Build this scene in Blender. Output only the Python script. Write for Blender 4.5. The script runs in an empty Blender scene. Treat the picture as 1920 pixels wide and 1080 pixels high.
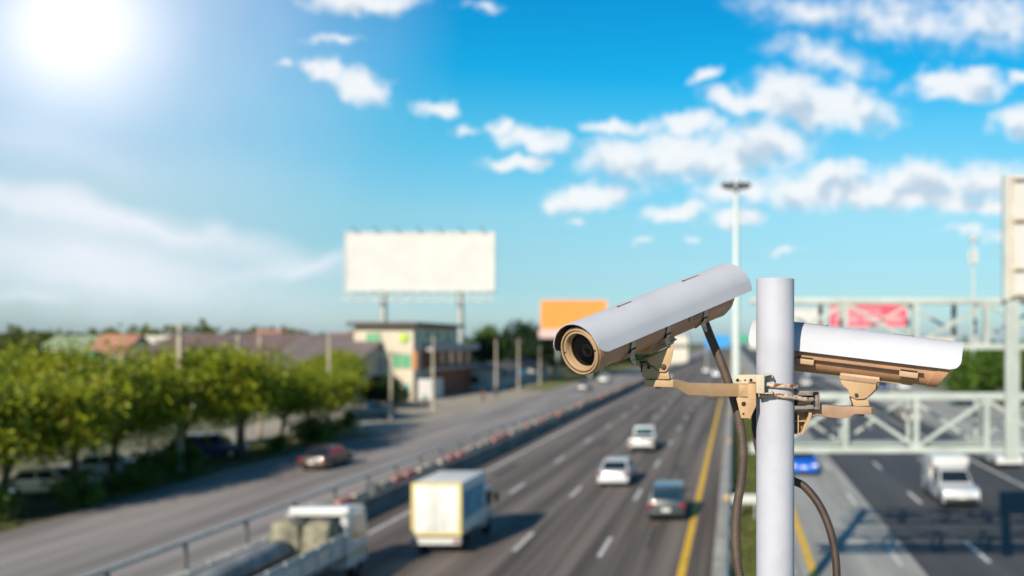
import bpy, bmesh, math, random
from mathutils import Vector, Matrix, noise as mnoise
R = math.radians
S = bpy.context.scene
C = S.collection
random.seed(7)

# ------------------------------------------------------------------ camera, sky, sun, exposure
F = 1650.0          # focal length in photo pixels
VX, VY = 1376.0, 640.0   # where the highway vanishes in the photo
H = 8.3             # eye height above the carriageway
cam = bpy.data.cameras.new('view'); cam_o = bpy.data.objects.new('view', cam); C.objects.link(cam_o)
cam_o.location = (0, 0, H); cam_o.rotation_euler = (R(90), 0, 0)
cam.sensor_width = 36; cam.lens = 36 * F / 1920
cam.shift_x = -(VX - 960) / 1920; cam.shift_y = (VY - 540) / 1920
cam.clip_start = 0.05; cam.clip_end = 8000
cam.dof.use_dof = True; cam.dof.focus_distance = 1.98; cam.dof.aperture_fstop = 1.85
S.camera = cam_o
S.view_settings.view_transform = 'Standard'; S.view_settings.look = 'None'
S.view_settings.gamma = 1; S.view_settings.use_curve_mapping = False
S.view_settings.exposure = 0.45

SUNV = Vector((-0.55, -1.85, 1.0)).normalized()      # towards the sun
sl = bpy.data.lights.new('sun', 'SUN'); so = bpy.data.objects.new('sun', sl); C.objects.link(so)
sl.energy = 4.6; sl.angle = R(0.5); sl.color = (1.0, 0.87, 0.70)
so.rotation_euler = (-SUNV).to_track_quat('-Z', 'Y').to_euler(); so.location = (-20, -60, 60)

W = bpy.data.worlds.new('World'); S.world = W; W.use_nodes = True
def N(nt, typ, **k):
    n = nt.nodes.new(typ)
    for a, v in k.items():
        if a == 'ins':
            for i, x in v.items(): n.inputs[i].default_value = x
        else: setattr(n, a, v)
    return n
def math_n(nt, op, a, b=None, c=None, clamp=False):
    n = nt.nodes.new('ShaderNodeMath'); n.operation = op; n.use_clamp = clamp
    for i, v in enumerate((a, b, c)):
        if v is None: continue
        if isinstance(v, (int, float)): n.inputs[i].default_value = v
        else: nt.links.new(v, n.inputs[i])
    return n.outputs[0]
def smooth(nt, v, a, b, lo=0.0, hi=1.0):
    n = N(nt, 'ShaderNodeMapRange', interpolation_type='SMOOTHSTEP')
    n.inputs[1].default_value = a; n.inputs[2].default_value = b; n.inputs[3].default_value = lo; n.inputs[4].default_value = hi
    nt.links.new(v, n.inputs[0]); return n.outputs[0]
def mixc(nt, f, a, b, mode='MIX'):
    n = N(nt, 'ShaderNodeMix', data_type='RGBA', blend_type=mode)
    for s, v in ((n.inputs[0], f), (n.inputs[6], a), (n.inputs[7], b)):
        if isinstance(v, (int, float)): s.default_value = v
        elif isinstance(v, tuple): s.default_value = (*v[:3], 1)
        else: nt.links.new(v, s)
    return n.outputs[2]

# clouds: centre, radii (hundredths of a photo pixel grid on the celestial plane ahead), tilt in degrees
CLOUDS = [
 (6.80,.02,1.3,.30,0),(6.15,1.32,.42,.28,25),(6.75,1.62,.62,.40,18),(8.22,2.05,.48,.20,8),(8.77,2.46,.28,.14,0),
 (9.30,2.36,.30,.22,-20),(9.95,2.60,.92,.30,8),(9.70,3.06,.78,.18,-4),(11.1,3.66,1.05,.34,-8),(10.6,3.85,.6,.2,0),
 (11.7,2.95,1.1,.42,-5),(12.7,2.92,1.5,.58,0),(11.6,2.38,.62,.18,0),(12.9,2.33,.95,.28,-4),(14.2,2.72,1.25,.55,0),(13.6,3.05,1.0,.35,0),
 (14.0,1.88,1.0,.28,4),(14.8,1.82,1.05,.60,0),(15.8,1.95,1.1,.50,10),(15.4,2.15,1.6,.35,4),
 (15.2,.98,1.0,.38,10),(15.8,1.20,.9,.30,5),(15.2,.20,1.7,.40,5),(17.0,.35,2.0,.65,8),(18.6,.35,1.6,.75,0),
 (17.6,1.48,.7,.32,0),(18.2,1.55,.7,.34,0),(17.9,1.68,1.1,.26,0),(19.2,2.25,.7,.34,0),(19.3,1.5,.5,.2,0),
 (13.8,3.55,.9,.36,0),(15.6,3.30,.9,.42,0),(15.1,3.58,1.4,.42,4),(17.2,3.40,1.3,.46,0),(18.5,3.40,1.3,.44,0),(16.9,3.68,2.4,.34,2),
 (18.6,3.88,1.9,.22,0),(12.7,3.96,.8,.20,-6),(13.8,4.12,.6,.22,0),(18.3,4.32,.7,.13,0),(19.0,4.42,.6,.13,0),(13.25,1.45,.35,.16,-25),(13.0,4.52,.3,.1,0),(12.1,4.48,.3,.09,0),(16.0,3.05,.4,.14,0),(14.7,4.75,.3,.09,0),
 (5.5,1.25,.3,.12,0),(6.3,.78,.7,.1,5),(10.8,4.22,.3,.09,0),(9.1,.1,.5,.1,0),
]
VEILS_GLOW = [  # thin high cloud; the first entry is a sun glow painted into the sky
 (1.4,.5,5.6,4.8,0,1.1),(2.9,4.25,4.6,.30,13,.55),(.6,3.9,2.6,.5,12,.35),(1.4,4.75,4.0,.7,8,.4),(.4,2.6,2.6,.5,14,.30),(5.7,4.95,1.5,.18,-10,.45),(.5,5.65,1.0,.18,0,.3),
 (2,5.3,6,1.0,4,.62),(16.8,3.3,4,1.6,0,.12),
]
wt = W.node_tree; wt.nodes.clear()
def cloud_group():
    g = bpy.data.node_groups.new('cloud_density', 'ShaderNodeTree')
    g.interface.new_socket('P', in_out='INPUT', socket_type='NodeSocketVector')
    g.interface.new_socket('D', in_out='OUTPUT', socket_type='NodeSocketFloat')
    gi = g.nodes.new('NodeGroupInput'); go = g.nodes.new('NodeGroupOutput')
    n1 = N(g, 'ShaderNodeTexNoise', noise_dimensions='2D', ins={'Scale': 1.5, 'Detail': 5.0, 'Roughness': .55})
    g.links.new(gi.outputs[0], n1.inputs['Vector'])
    w = N(g, 'ShaderNodeVectorMath', operation='MULTIPLY_ADD')
    g.links.new(n1.outputs['Color'], w.inputs[0]); w.inputs[1].default_value = (.85, .55, 0)
    a = N(g, 'ShaderNodeVectorMath', operation='SUBTRACT'); g.links.new(gi.outputs[0], a.inputs[0]); a.inputs[1].default_value = (.425, .275, 0)
    g.links.new(a.outputs[0], w.inputs[2])
    cur = None
    for (cx, cy, rx, ry, ang) in CLOUDS:
        m = N(g, 'ShaderNodeMapping', vector_type='TEXTURE')
        m.inputs['Location'].default_value = (cx, cy, 0); m.inputs['Rotation'].default_value = (0, 0, R(ang)); m.inputs['Scale'].default_value = (rx * 1.17, ry * 1.15, 1)
        g.links.new(w.outputs[0], m.inputs['Vector'])
        t = N(g, 'ShaderNodeTexGradient', gradient_type='SPHERICAL'); g.links.new(m.outputs[0], t.inputs[0])
        fac = math_n(g, 'MULTIPLY', t.outputs['Fac'], .62 if (cx > 14.9 and cy < 1.3) or ry < .15 else 1.0)
        cur = fac if cur is None else math_n(g, 'MAXIMUM', cur, fac)
    n2 = N(g, 'ShaderNodeTexNoise', noise_dimensions='2D', ins={'Scale': 2.6, 'Detail': 4.0, 'Roughness': .55})
    g.links.new(gi.outputs[0], n2.inputs['Vector'])
    nn = math_n(g, 'MULTIPLY', math_n(g, 'SUBTRACT', n2.outputs['Fac'], .5), .55)
    gate = smooth(g, cur, 0.0, .18)
    d = math_n(g, 'ADD', cur, math_n(g, 'MULTIPLY', nn, gate))
    g.links.new(smooth(g, d, .0, .74), go.inputs[0])
    return g
tc = N(wt, 'ShaderNodeTexCoord'); sep = N(wt, 'ShaderNodeSeparateXYZ'); wt.links.new(tc.outputs['Generated'], sep.inputs[0])
yy = math_n(wt, 'MAXIMUM', sep.outputs[1], .08)
U = math_n(wt, 'MULTIPLY_ADD', math_n(wt, 'DIVIDE', sep.outputs[0], yy), F / 100, VX / 100)
V = math_n(wt, 'MULTIPLY_ADD', math_n(wt, 'DIVIDE', sep.outputs[2], yy), -F / 100, VY / 100)
comb = N(wt, 'ShaderNodeCombineXYZ'); wt.links.new(U, comb.inputs[0]); wt.links.new(V, comb.inputs[1])
up = N(wt, 'ShaderNodeVectorMath', operation='ADD'); wt.links.new(comb.outputs[0], up.inputs[0]); up.inputs[1].default_value = (-.10, -.30, 0)
cg = cloud_group()
g1 = N(wt, 'ShaderNodeGroup', node_tree=cg); g2 = N(wt, 'ShaderNodeGroup', node_tree=cg)
wt.links.new(comb.outputs[0], g1.inputs[0]); wt.links.new(up.outputs[0], g2.inputs[0])
ahead = smooth(wt, sep.outputs[1], .1, .25)
den = math_n(wt, 'MULTIPLY', g1.outputs[0], ahead)
sky = N(wt, 'ShaderNodeTexSky', sky_type='NISHITA'); sky.sun_disc = False
sky.sun_elevation = math.asin(SUNV.z); sky.sun_rotation = math.atan2(SUNV.x, SUNV.y) % (2 * math.pi)
sky.air_density = 1.0; sky.dust_density = .6; sky.ozone_density = 2.0
hs = N(wt, 'ShaderNodeHueSaturation', ins={'Hue': .478, 'Saturation': 1.25, 'Value': 1.0}); wt.links.new(sky.outputs[0], hs.inputs['Color'])
ramp = N(wt, 'ShaderNodeValToRGB'); cr = ramp.color_ramp; wt.links.new(sep.outputs[2], ramp.inputs[0])
RP = [(0, (.80, 1.18, 1.80)), (.06, (.85, 1.16, 1.45)), (.093, (1.0, 1.2, 1.33)), (.138, (1.2, 1.4, 1.42)), (.17, (1.03, 1.47, 1.54)), (.235, (.61, 1.6, 1.72)), (.285, (.12, 1.5, 1.85)), (.40, (.04, 1.3, 1.9)), (.52, (.04, .8, 1.3)), (.8, (.1, .45, .7))]
cr.elements[0].position = 0.0; cr.elements[0].color = (*RP[0][1], 1); cr.elements[1].position = RP[-1][0]; cr.elements[1].color = (*RP[-1][1], 1)
for p_, c_ in RP[1:-1]: e = cr.elements.new(p_); e.color = (*c_, 1)
skyc = mixc(wt, 1.0, hs.outputs[0], ramp.outputs[0], 'MULTIPLY')
# thin high cloud and the wide painted glow
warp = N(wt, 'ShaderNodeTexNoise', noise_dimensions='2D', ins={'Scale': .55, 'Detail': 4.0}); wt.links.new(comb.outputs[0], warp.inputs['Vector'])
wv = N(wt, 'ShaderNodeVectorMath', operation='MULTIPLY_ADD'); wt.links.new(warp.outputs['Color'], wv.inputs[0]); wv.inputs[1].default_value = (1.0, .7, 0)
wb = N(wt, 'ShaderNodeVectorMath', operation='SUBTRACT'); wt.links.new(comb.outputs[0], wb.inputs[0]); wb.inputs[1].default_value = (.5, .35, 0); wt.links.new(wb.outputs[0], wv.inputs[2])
veil_glow = None
for (cx, cy, rx, ry, ang, st) in VEILS_GLOW:
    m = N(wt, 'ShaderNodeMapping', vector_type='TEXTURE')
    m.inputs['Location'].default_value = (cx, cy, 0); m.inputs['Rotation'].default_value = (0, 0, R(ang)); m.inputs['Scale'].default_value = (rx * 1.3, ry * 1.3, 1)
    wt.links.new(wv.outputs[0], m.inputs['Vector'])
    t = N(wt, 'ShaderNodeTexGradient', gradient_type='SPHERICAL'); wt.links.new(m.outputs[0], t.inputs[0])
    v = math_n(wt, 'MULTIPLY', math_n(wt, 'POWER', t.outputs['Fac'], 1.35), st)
    veil_glow = v if veil_glow is None else math_n(wt, 'ADD', veil_glow, v)
veil_glow = math_n(wt, 'MULTIPLY', math_n(wt, 'MINIMUM', veil_glow, 1.0), ahead, clamp=True)
VEIL_GLOWCOL = (8.0, 9.5, 11.6); CL_HI = (11.6, 11.8, 12.0); CL_LO = (5.6, 7.2, 8.9)
low = smooth(wt, V, 2.4, 3.6)   # the low streaks are whiter than the wide painted glow
c1 = mixc(wt, veil_glow, skyc, mixc(wt, low, VEIL_GLOWCOL, (10.4, 11.0, 11.9)))
mg = N(wt, 'ShaderNodeMapping', vector_type='TEXTURE'); mg.inputs['Location'].default_value = (1.4, .5, 0); mg.inputs['Scale'].default_value = (2.75, 2.6, 1); wt.links.new(comb.outputs[0], mg.inputs['Vector'])  # bright core of the glow, painted into the sky colour
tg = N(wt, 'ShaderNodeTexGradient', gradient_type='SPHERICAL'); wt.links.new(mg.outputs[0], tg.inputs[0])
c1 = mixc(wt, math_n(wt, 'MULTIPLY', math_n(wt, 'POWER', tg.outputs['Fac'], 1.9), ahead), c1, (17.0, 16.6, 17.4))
shade = math_n(wt, 'SUBTRACT', 1.0, math_n(wt, 'MULTIPLY', g2.outputs[0], .8), clamp=True)
n3 = N(wt, 'ShaderNodeTexNoise', noise_dimensions='2D', ins={'Scale': 1.3, 'Detail': 2.0}); wt.links.new(comb.outputs[0], n3.inputs['Vector'])
shade = math_n(wt, 'ADD', shade, smooth(wt, n3.outputs['Fac'], .35, .62, 0, .75), clamp=True)
ccol = mixc(wt, shade, CL_LO, CL_HI)
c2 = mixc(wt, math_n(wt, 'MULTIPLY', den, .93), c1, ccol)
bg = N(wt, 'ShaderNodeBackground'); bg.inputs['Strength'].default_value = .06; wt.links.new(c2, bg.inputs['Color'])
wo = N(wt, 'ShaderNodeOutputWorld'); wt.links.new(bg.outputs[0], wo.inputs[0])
W.cycles.sampling_method = 'MANUAL'; W.cycles.sample_map_resolution = 512

# ------------------------------------------------------------------ helpers
def P(px, py, Y): return Vector(((px - VX) / F * Y, Y, H - (py - VY) / F * Y))
def Gd(px, py):  # ground point
    Y = F * H / (py - VY); return Vector(((px - VX) / F * Y, Y, 0))

def mat(name, col, rough=.7, metal=0.0, var=0.0, scale=3.0, bump=0.0, bscale=None, stretch=None, col2=None, lo=.35, hi=.65, coat=0.0, detail=5.0, spec=None):
    m = bpy.data.materials.new(name); m.use_nodes = True; nt = m.node_tree
    b = nt.nodes['Principled BSDF']; b.inputs['Roughness'].default_value = rough; b.inputs['Metallic'].default_value = metal
    b.inputs['Base Color'].default_value = (*col, 1); b.inputs['Coat Weight'].default_value = coat
    if spec is not None: b.inputs['Specular IOR Level'].default_value = spec
    if var or col2 or bump:
        t = N(nt, 'ShaderNodeTexCoord'); mp = N(nt, 'ShaderNodeMapping'); nt.links.new(t.outputs['Object'], mp.inputs[0])
        if stretch: mp.inputs['Scale'].default_value = stretch
        n = N(nt, 'ShaderNodeTexNoise', ins={'Scale': scale, 'Detail': detail, 'Roughness': .6}); nt.links.new(mp.outputs[0], n.inputs['Vector'])
        f = smooth(nt, n.outputs['Fac'], lo, hi)
        c2 = col2 if col2 else tuple(max(0, c * (1 - var)) for c in col)
        c1_ = col if col2 else tuple(c * (1 + var * .6) for c in col)
        nt.links.new(mixc(nt, f, c1_, c2), b.inputs['Base Color'])
        if bump:
            nb = N(nt, 'ShaderNodeTexNoise', ins={'Scale': bscale or scale * 5, 'Detail': 4.0}); nt.links.new(t.outputs['Object'], nb.inputs['Vector'])
            bp = N(nt, 'ShaderNodeBump', ins={'Strength': bump, 'Distance': .02}); nt.links.new(nb.outputs['Fac'], bp.inputs['Height']); nt.links.new(bp.outputs[0], b.inputs['Normal'])
    return m
def leafmat(name, cols, trans=.38):
    m = bpy.data.materials.new(name); m.use_nodes = True; nt = m.node_tree
    b = nt.nodes['Principled BSDF']; b.inputs['Roughness'].default_value = .55
    gm = N(nt, 'ShaderNodeNewGeometry'); r = N(nt, 'ShaderNodeValToRGB'); el = r.color_ramp.elements
    el[0].color = (*cols[0], 1); el[1].color = (*cols[-1], 1); el[1].position = .9; el[0].position = .1
    for i, c in enumerate(cols[1:-1]): e = el.new((i + 1) / (len(cols) - 1)); e.color = (*c, 1)
    t = N(nt, 'ShaderNodeTexCoord'); n = N(nt, 'ShaderNodeTexNoise', ins={'Scale': .8, 'Detail': 3.0}); nt.links.new(t.outputs['Object'], n.inputs['Vector'])
    f = math_n(nt, 'ADD', math_n(nt, 'MULTIPLY', gm.outputs['Random Per Island'], .5), smooth(nt, n.outputs['Fac'], .35, .65, 0, .5))
    nt.links.new(f, r.inputs[0]); nt.links.new(r.outputs[0], b.inputs['Base Color'])
    tr = N(nt, 'ShaderNodeBsdfTranslucent'); nt.links.new(r.outputs[0], tr.inputs[0])
    mx = N(nt, 'ShaderNodeMixShader'); mx.inputs[0].default_value = trans
    nt.links.new(b.outputs[0], mx.inputs[1]); nt.links.new(tr.outputs[0], mx.inputs[2]); nt.links.new(mx.outputs[0], nt.nodes['Material Output'].inputs[0])
    return m

class MB:
    """collects shapes and links them as one mesh object"""
    def __init__(s, M=None): s.v = []; s.f = []; s.M = M or Matrix.Identity(4); s.sm = []
    def add(s, vs, fs, sm=False, M=None):
        b = len(s.v); T = s.M @ M if M is not None else s.M
        s.v += [T @ Vector(v) for v in vs]; s.f += [[i + b for i in f] for f in fs]; s.sm += [sm] * len(fs)
        return s
    def box(s, c, d, rot=None, taper=None):
        hx, hy, hz = d[0] / 2, d[1] / 2, d[2] / 2; tx, ty = taper or (1, 1)
        vs = [(x * hx * (tx if z > 0 else 1), y * hy * (ty if z > 0 else 1), z * hz) for z in (-1, 1) for x, y in ((-1, -1), (1, -1), (1, 1), (-1, 1))]
        M = Matrix.Translation(c) @ (rot.to_4x4() if rot is not None else Matrix.Identity(4))
        return s.add(vs, [(3, 2, 1, 0), (4, 5, 6, 7), (0, 1, 5, 4), (1, 2, 6, 5), (2, 3, 7, 6), (3, 0, 4, 7)], M=M)
    def prism(s, pts, a, b, axis='y'):
        """polygon (u,v) swept from a to b along axis; y: (x,z), x: (y,z), z: (x,y)"""
        def q(p, w): return {'y': (p[0], w, p[1]), 'x': (w, p[0], p[1]), 'z': (p[0], p[1], w)}[axis]
        n = len(pts); vs = [q(p, a) for p in pts] + [q(p, b) for p in pts]
        return s.add(vs, [list(range(n - 1, -1, -1)), list(range(n, 2 * n))] + [(i, (i + 1) % n, (i + 1) % n + n, i + n) for i in range(n)])
    def tube(s, path, r, seg=8, closed=False, caps=True, ripple=None, sm=True):
        path = [Vector(p) for p in path]; n = len(path); rr = r if isinstance(r, (list, tuple)) else [r] * n
        vs = []; prev = None
        for i, p in enumerate(path):
            if closed: t = path[(i + 1) % n] - path[i - 1]
            else: t = path[min(i + 1, n - 1)] - path[max(i - 1, 0)]
            t.normalize()
            if prev is None: a = t.orthogonal().normalized()
            else: a = (prev - t * prev.dot(t)).normalized()
            prev = a; b = t.cross(a)
            for k in range(seg):
                w = 2 * math.pi * k / seg; vs.append(p + (a * math.cos(w) + b * math.sin(w)) * rr[i])
        fs = []
        for i in range(n if closed else n - 1):
            j = (i + 1) % n
            for k in range(seg): fs.append((i * seg + k, i * seg + (k + 1) % seg, j * seg + (k + 1) % seg, j * seg + k))
        if caps and not closed: fs += [list(range(seg - 1, -1, -1)), list(range((n - 1) * seg, n * seg))]
        return s.add(vs, fs, sm)
    def cyl(s, a, b, r, seg=16, r2=None): return s.tube([a, b], [r, r if r2 is None else r2], seg)
    def lathe(s, prof, seg=48, axis='x', c=(0, 0, 0), M=None, sm=True):
        vs = []
        for x, r in prof:
            for k in range(seg):
                w = 2 * math.pi * k / seg; u, v = r * math.cos(w), r * math.sin(w)
                vs.append({'x': (x, u, v), 'z': (u, v, x), 'y': (u, x, v)}[axis])
        fs = [(i * seg + k, i * seg + (k + 1) % seg, (i + 1) * seg + (k + 1) % seg, (i + 1) * seg + k) for i in range(len(prof) - 1) for k in range(seg)]
        T = Matrix.Translation(c) @ (M or Matrix.Identity(4))
        return s.add(vs, fs, sm, M=T)
    def disc(s, c, n, r, seg=24, M=None):
        n = Vector(n).normalized(); a = n.orthogonal().normalized(); b = n.cross(a); c = Vector(c)
        return s.add([c + (a * math.cos(2 * math.pi * k / seg) + b * math.sin(2 * math.pi * k / seg)) * r for k in range(seg)], [list(range(seg))])
    def build(s, name, m, parent=None, bevel=0, seg=2, label=None, angle=35, smooth_all=False):
        me = bpy.data.meshes.new(name); inv = parent.matrix_basis.inverted() if (parent is not None and parent.get('_world')) else None
        top = parent
        vs = s.v
        if s_world(parent): vs = [v - s_world(parent) for v in s.v]
        me.from_pydata([tuple(v) for v in vs], [], s.f)
        for p, q in zip(me.polygons, s.sm): p.use_smooth = q or smooth_all
        bm = bmesh.new(); bm.from_mesh(me)
        if bevel:
            ed = [e for e in bm.edges if len(e.link_faces) == 2 and e.calc_face_angle(0) > R(angle)]
            bmesh.ops.bevel(bm, geom=ed, offset=bevel, segments=seg, affect='EDGES', profile=.6, clamp_overlap=True)
        bmesh.ops.recalc_face_normals(bm, faces=bm.faces)
        for e in bm.edges:
            if len(e.link_faces) == 2 and e.calc_face_angle(0) > R(40): e.smooth = False
        if bevel:
            for f in bm.faces: f.smooth = True
        bm.to_mesh(me); bm.free()
        me.materials.append(m); o = bpy.data.objects.new(name, me); C.objects.link(o)
        if parent is not None: o.parent = parent
        if label: o['label'] = label
        return o
WORLD = {}
def s_world(parent):
    """things modelled in place: children are stored relative to the thing's base point"""
    p = parent
    while p is not None:
        if p.name in WORLD: return WORLD[p.name]
        p = p.parent
    return None
def tag(o, label=None, cat=None, group=None, kind=None):
    if label: o['label'] = label
    if cat: o['category'] = cat
    if group: o['group'] = group
    if kind: o['kind'] = kind
    return o
def empty(name, loc, label, cat, group=None, rz=0, world=False):
    o = bpy.data.objects.new(name, None); C.objects.link(o); o.location = loc; o.rotation_euler = (0, 0, rz); o.empty_display_size = .2
    if world: WORLD[o.name] = Vector(loc)
    return tag(o, label, cat, group)
KIDS = {}
def copy_tree(o, parent=None):
    c = o.copy(); C.objects.link(c)
    if parent is not None: c.parent = parent
    for ch in [x for x in C.objects if x.parent == o]: copy_tree(ch, c)
    return c

# ------------------------------------------------------------------ materials
M = {}
M['asphalt'] = mat('asphalt', (.145, .121, .108), .85, var=.52, scale=.5, stretch=(2.2, .035, 1), bump=.3, bscale=40, lo=.35, hi=.65)
M['asphalt_dark'] = mat('asphalt_dark', (.062, .067, .076), .85, var=.25, scale=.5, stretch=(1.6, .06, 1), bump=.3, bscale=40)
M['concrete_road'] = mat('concrete_road', (.33, .335, .315), .85, var=.22, scale=.4, stretch=(1.4, .12, 1))
M['frontage'] = mat('frontage_asphalt', (.27, .245, .24), .85, var=.3, scale=.4, stretch=(1.5, .08, 1))
M['soil'] = mat('soil', (.13, .085, .045), .95, col2=(.07, .09, .025), scale=.5)
M['ground'] = mat('ground', (.16, .15, .09), .95, col2=(.08, .10, .03), scale=.05)
M['beige_paving'] = mat('beige_paving', (.36, .32, .26), .9, var=.18, scale=.3)
M['grass'] = mat('grass_ground', (.12, .17, .03), .95, col2=(.20, .17, .06), scale=1.2)
M['concrete'] = mat('concrete', (.36, .35, .33), .85, var=.25, scale=1.5)
M['conc_dark'] = mat('weathered_concrete', (.13, .13, .13), .85, var=.35, scale=1.0, stretch=(1, .3, 1))
M['paint_w'] = mat('road_paint_white', (.62, .62, .60), .7, var=.25, scale=3)
M['paint_y'] = mat('road_paint_yellow', (.75, .46, .03), .7, var=.18, scale=2)
M['galv'] = mat('galvanised', (.42, .45, .44), .45, .35, var=.15, scale=2)
M['galv_dark'] = mat('galvanised_dark', (.10, .11, .11), .5, .3, var=.2)
M['gantry'] = mat('gantry_paint', (.37, .41, .39), .55, .1, var=.14, scale=1.2)
M['gantry_rust'] = mat('gantry_edge_rust', (.45, .30, .17), .8, col2=(.6, .55, .45), scale=1.5)
M['white_sheet'] = mat('white_sheet', (.50, .497, .49), .6, var=.06, scale=.3)
M['orange_sheet'] = mat('orange_sheet', (.72, .24, .03), .6, var=.04, scale=.3)
M['red_sheet'] = mat('red_sheet', (.70, .06, .12), .6, var=.08, scale=.3)
M['pole_white'] = mat('mast_paint', (.50, .56, .55), .5, .1, var=.1)
M['lampdark'] = mat('lamp_housing', (.04, .05, .05), .5)
M['wood_pole'] = mat('utility_pole_concrete', (.38, .33, .26), .85, var=.2)
M['cream_wall'] = mat('cream_wall', (.55, .48, .38), .85, var=.1, scale=.4)
M['grey_wall'] = mat('grey_wall', (.38, .36, .36), .85, var=.12, scale=.4)
M['brick'] = mat('red_brown_wall', (.26, .085, .04), .85, var=.3, scale=.8)
M['dark_roof'] = mat('brown_roof', (.10, .07, .065), .8, var=.2)
M['mauve_roof'] = mat('mauve_roof', (.165, .11, .105), .85, var=.15, scale=.2)
M['grey_roof'] = mat('grey_roof', (.16, .132, .13), .8, var=.2, scale=.2)
M['orange_roof'] = mat('orange_roof', (.36, .18, .12), .8, var=.2, scale=.3)
M['teal_roof'] = mat('teal_roof', (.05, .30, .27), .6, var=.15)
M['green_roof'] = mat('green_roof', (.25, .32, .21), .7, var=.2)
M['pale_roof'] = mat('pale_roof', (.55, .52, .46), .7, var=.15)
M['blue_roof'] = mat('blue_sheet', (.02, .25, .60), .5, var=.1)
M['sign_green'] = mat('sign_green', (.02, .32, .18), .5, var=.1)
M['green_glass'] = mat('green_window', (.10, .36, .20), .25, var=.15)
M['dark_glass'] = mat('dark_window', (.012, .02, .026), .08, spec=.8)
M['trunk'] = mat('bark', (.085, .055, .035), .9, var=.35, scale=4, bump=.5)
M['leaf_a'] = leafmat('leaves_yellow_green', [(.06, .09, .006), (.17, .24, .010), (.36, .40, .015), (.27, .21, .015)])
M['leaf_b'] = leafmat('leaves_mid_green', [(.03, .06, .008), (.08, .16, .015), (.16, .27, .03)])
M['leaf_c'] = leafmat('leaves_dark_green', [(.008, .022, .008), (.015, .05, .014), (.03, .08, .02)])
M['leaf_o'] = leafmat('leaves_olive', [(.05, .05, .01), (.10, .12, .02), (.15, .17, .03)])
M['tyre'] = mat('tyre', (.015, .015, .016), .85)
M['rim'] = mat('rim', (.45, .45, .46), .3, .8)
M['glass_car'] = mat('car_glass', (.01, .018, .026), .06, spec=.9)
M['red_lamp'] = mat('tail_lamp', (.22, .012, .012), .2, coat=.6)
M['head_lamp'] = mat('head_lamp', (.7, .72, .75), .1, coat=.8)
M['plate'] = mat('number_plate', (.6, .6, .55), .5)
M['blackp'] = mat('black_plastic', (.02, .02, .022), .6)
for n, c in dict(white=(.58, .58, .58), dark=(.012, .02, .03), blue=(.01, .12, .62), silver=(.50, .53, .57), maroon=(.035, .014, .013), navy=(.02, .035, .13), brown=(.22, .12, .07), grey=(.17, .18, .19), cream=(.6, .55, .42)).items():
    M['car_' + n] = mat('car_paint_' + n, c, .35, .15 if n in ('silver', 'grey') else 0, coat=.7)
M['truck_white'] = mat('truck_white', (.64, .64, .62), .5, var=.08, scale=2)
M['red_plastic'] = mat('red_plastic', (.62, .12, .09), .65, col2=(.6,.34,.26), scale=1.5)
M['cream_plastic'] = mat('cream_plastic', (.52, .44, .34), .7, var=.3)
M['tarp'] = mat('canvas', (.23, .215, .155), .9, var=.35, scale=1.8, bump=.6, bscale=5)
M['roll'] = mat('grey_roll', (.27, .28, .29), .85, var=.3, scale=1.2, bump=.4)
M['skin'] = mat('skin', (.30, .16, .10), .6)
M['teal_cloth'] = mat('teal_cloth', (.0, .30, .36), .8, var=.15)
M['red_cloth'] = mat('red_cloth', (.45, .05, .05), .8, var=.15)
M['green_cloth'] = mat('dark_cloth', (.05, .07, .05), .8, var=.15)
M['jeans'] = mat('dark_trousers', (.03, .035, .06), .85, var=.2)
# foreground
M['post'] = mat('post_paint', (.425, .435, .505), .6, var=.07, scale=7, bump=.03, bscale=260, spec=.3)
M['hood'] = mat('hood_paint', (.475, .49, .545), .65, col2=(.44, .455, .51), scale=8, bump=.05, bscale=260, spec=.25)
M['body'] = mat('housing_paint', (.50, .275, .165), .45, col2=(.44, .235, .14), scale=12, bump=.12, bscale=260)
M['bezel'] = mat('bezel_paint', (.39, .265, .155), .5, col2=(.38, .25, .14), scale=14, bump=.12, bscale=260)
M['bracket'] = mat('bracket_paint', (.45, .295, .165), .5, col2=(.39, .25, .13), scale=16, bump=.12, bscale=220)
M['bracket_dark'] = mat('bracket_paint_brown', (.36, .225, .15), .6, col2=(.28, .18, .12), scale=16, bump=.12, bscale=220)
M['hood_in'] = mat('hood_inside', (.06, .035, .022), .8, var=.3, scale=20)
M['black'] = mat('black_rubber', (.006, .006, .006), .7)
M['lensglass'] = mat('lens_glass', (.002, .002, .003), .08, spec=.25)
M['lensring'] = mat('lens_ring', (.022, .014, .011), .4)
M['steel'] = mat('steel_screw', (.12, .10, .085), .4, .7, var=.4, scale=60)
M['zinc'] = mat('weathered_channel', (.22, .19, .17), .6, .3, col2=(.09, .05, .03), scale=35, lo=.5, hi=.72)
M['hose'] = mat('conduit', (.088, .060, .045), .6, col2=(.060, .040, .032), scale=20)
M['hose_d'] = mat('conduit_dark', (.04, .026, .022), .55, col2=(.06, .04, .03), scale=30)
M['rusty'] = mat('rusty_paint', (.56, .45, .36), .6, col2=(.20, .06, .012), scale=60, lo=.50, hi=.60, bump=.4, bscale=300, stretch=(1, 1, 2.5))
M['chan'] = mat('channel_paint', (.46, .40, .30), .6, col2=(.15, .055, .02), scale=55, lo=.60, hi=.68)
M['label'] = mat('faded_label', (.21, .15, .115), .6)
M['mold'] = mat('clip_paint', (.60, .45, .35), .5, col2=(.50, .36, .27), scale=40)

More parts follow.
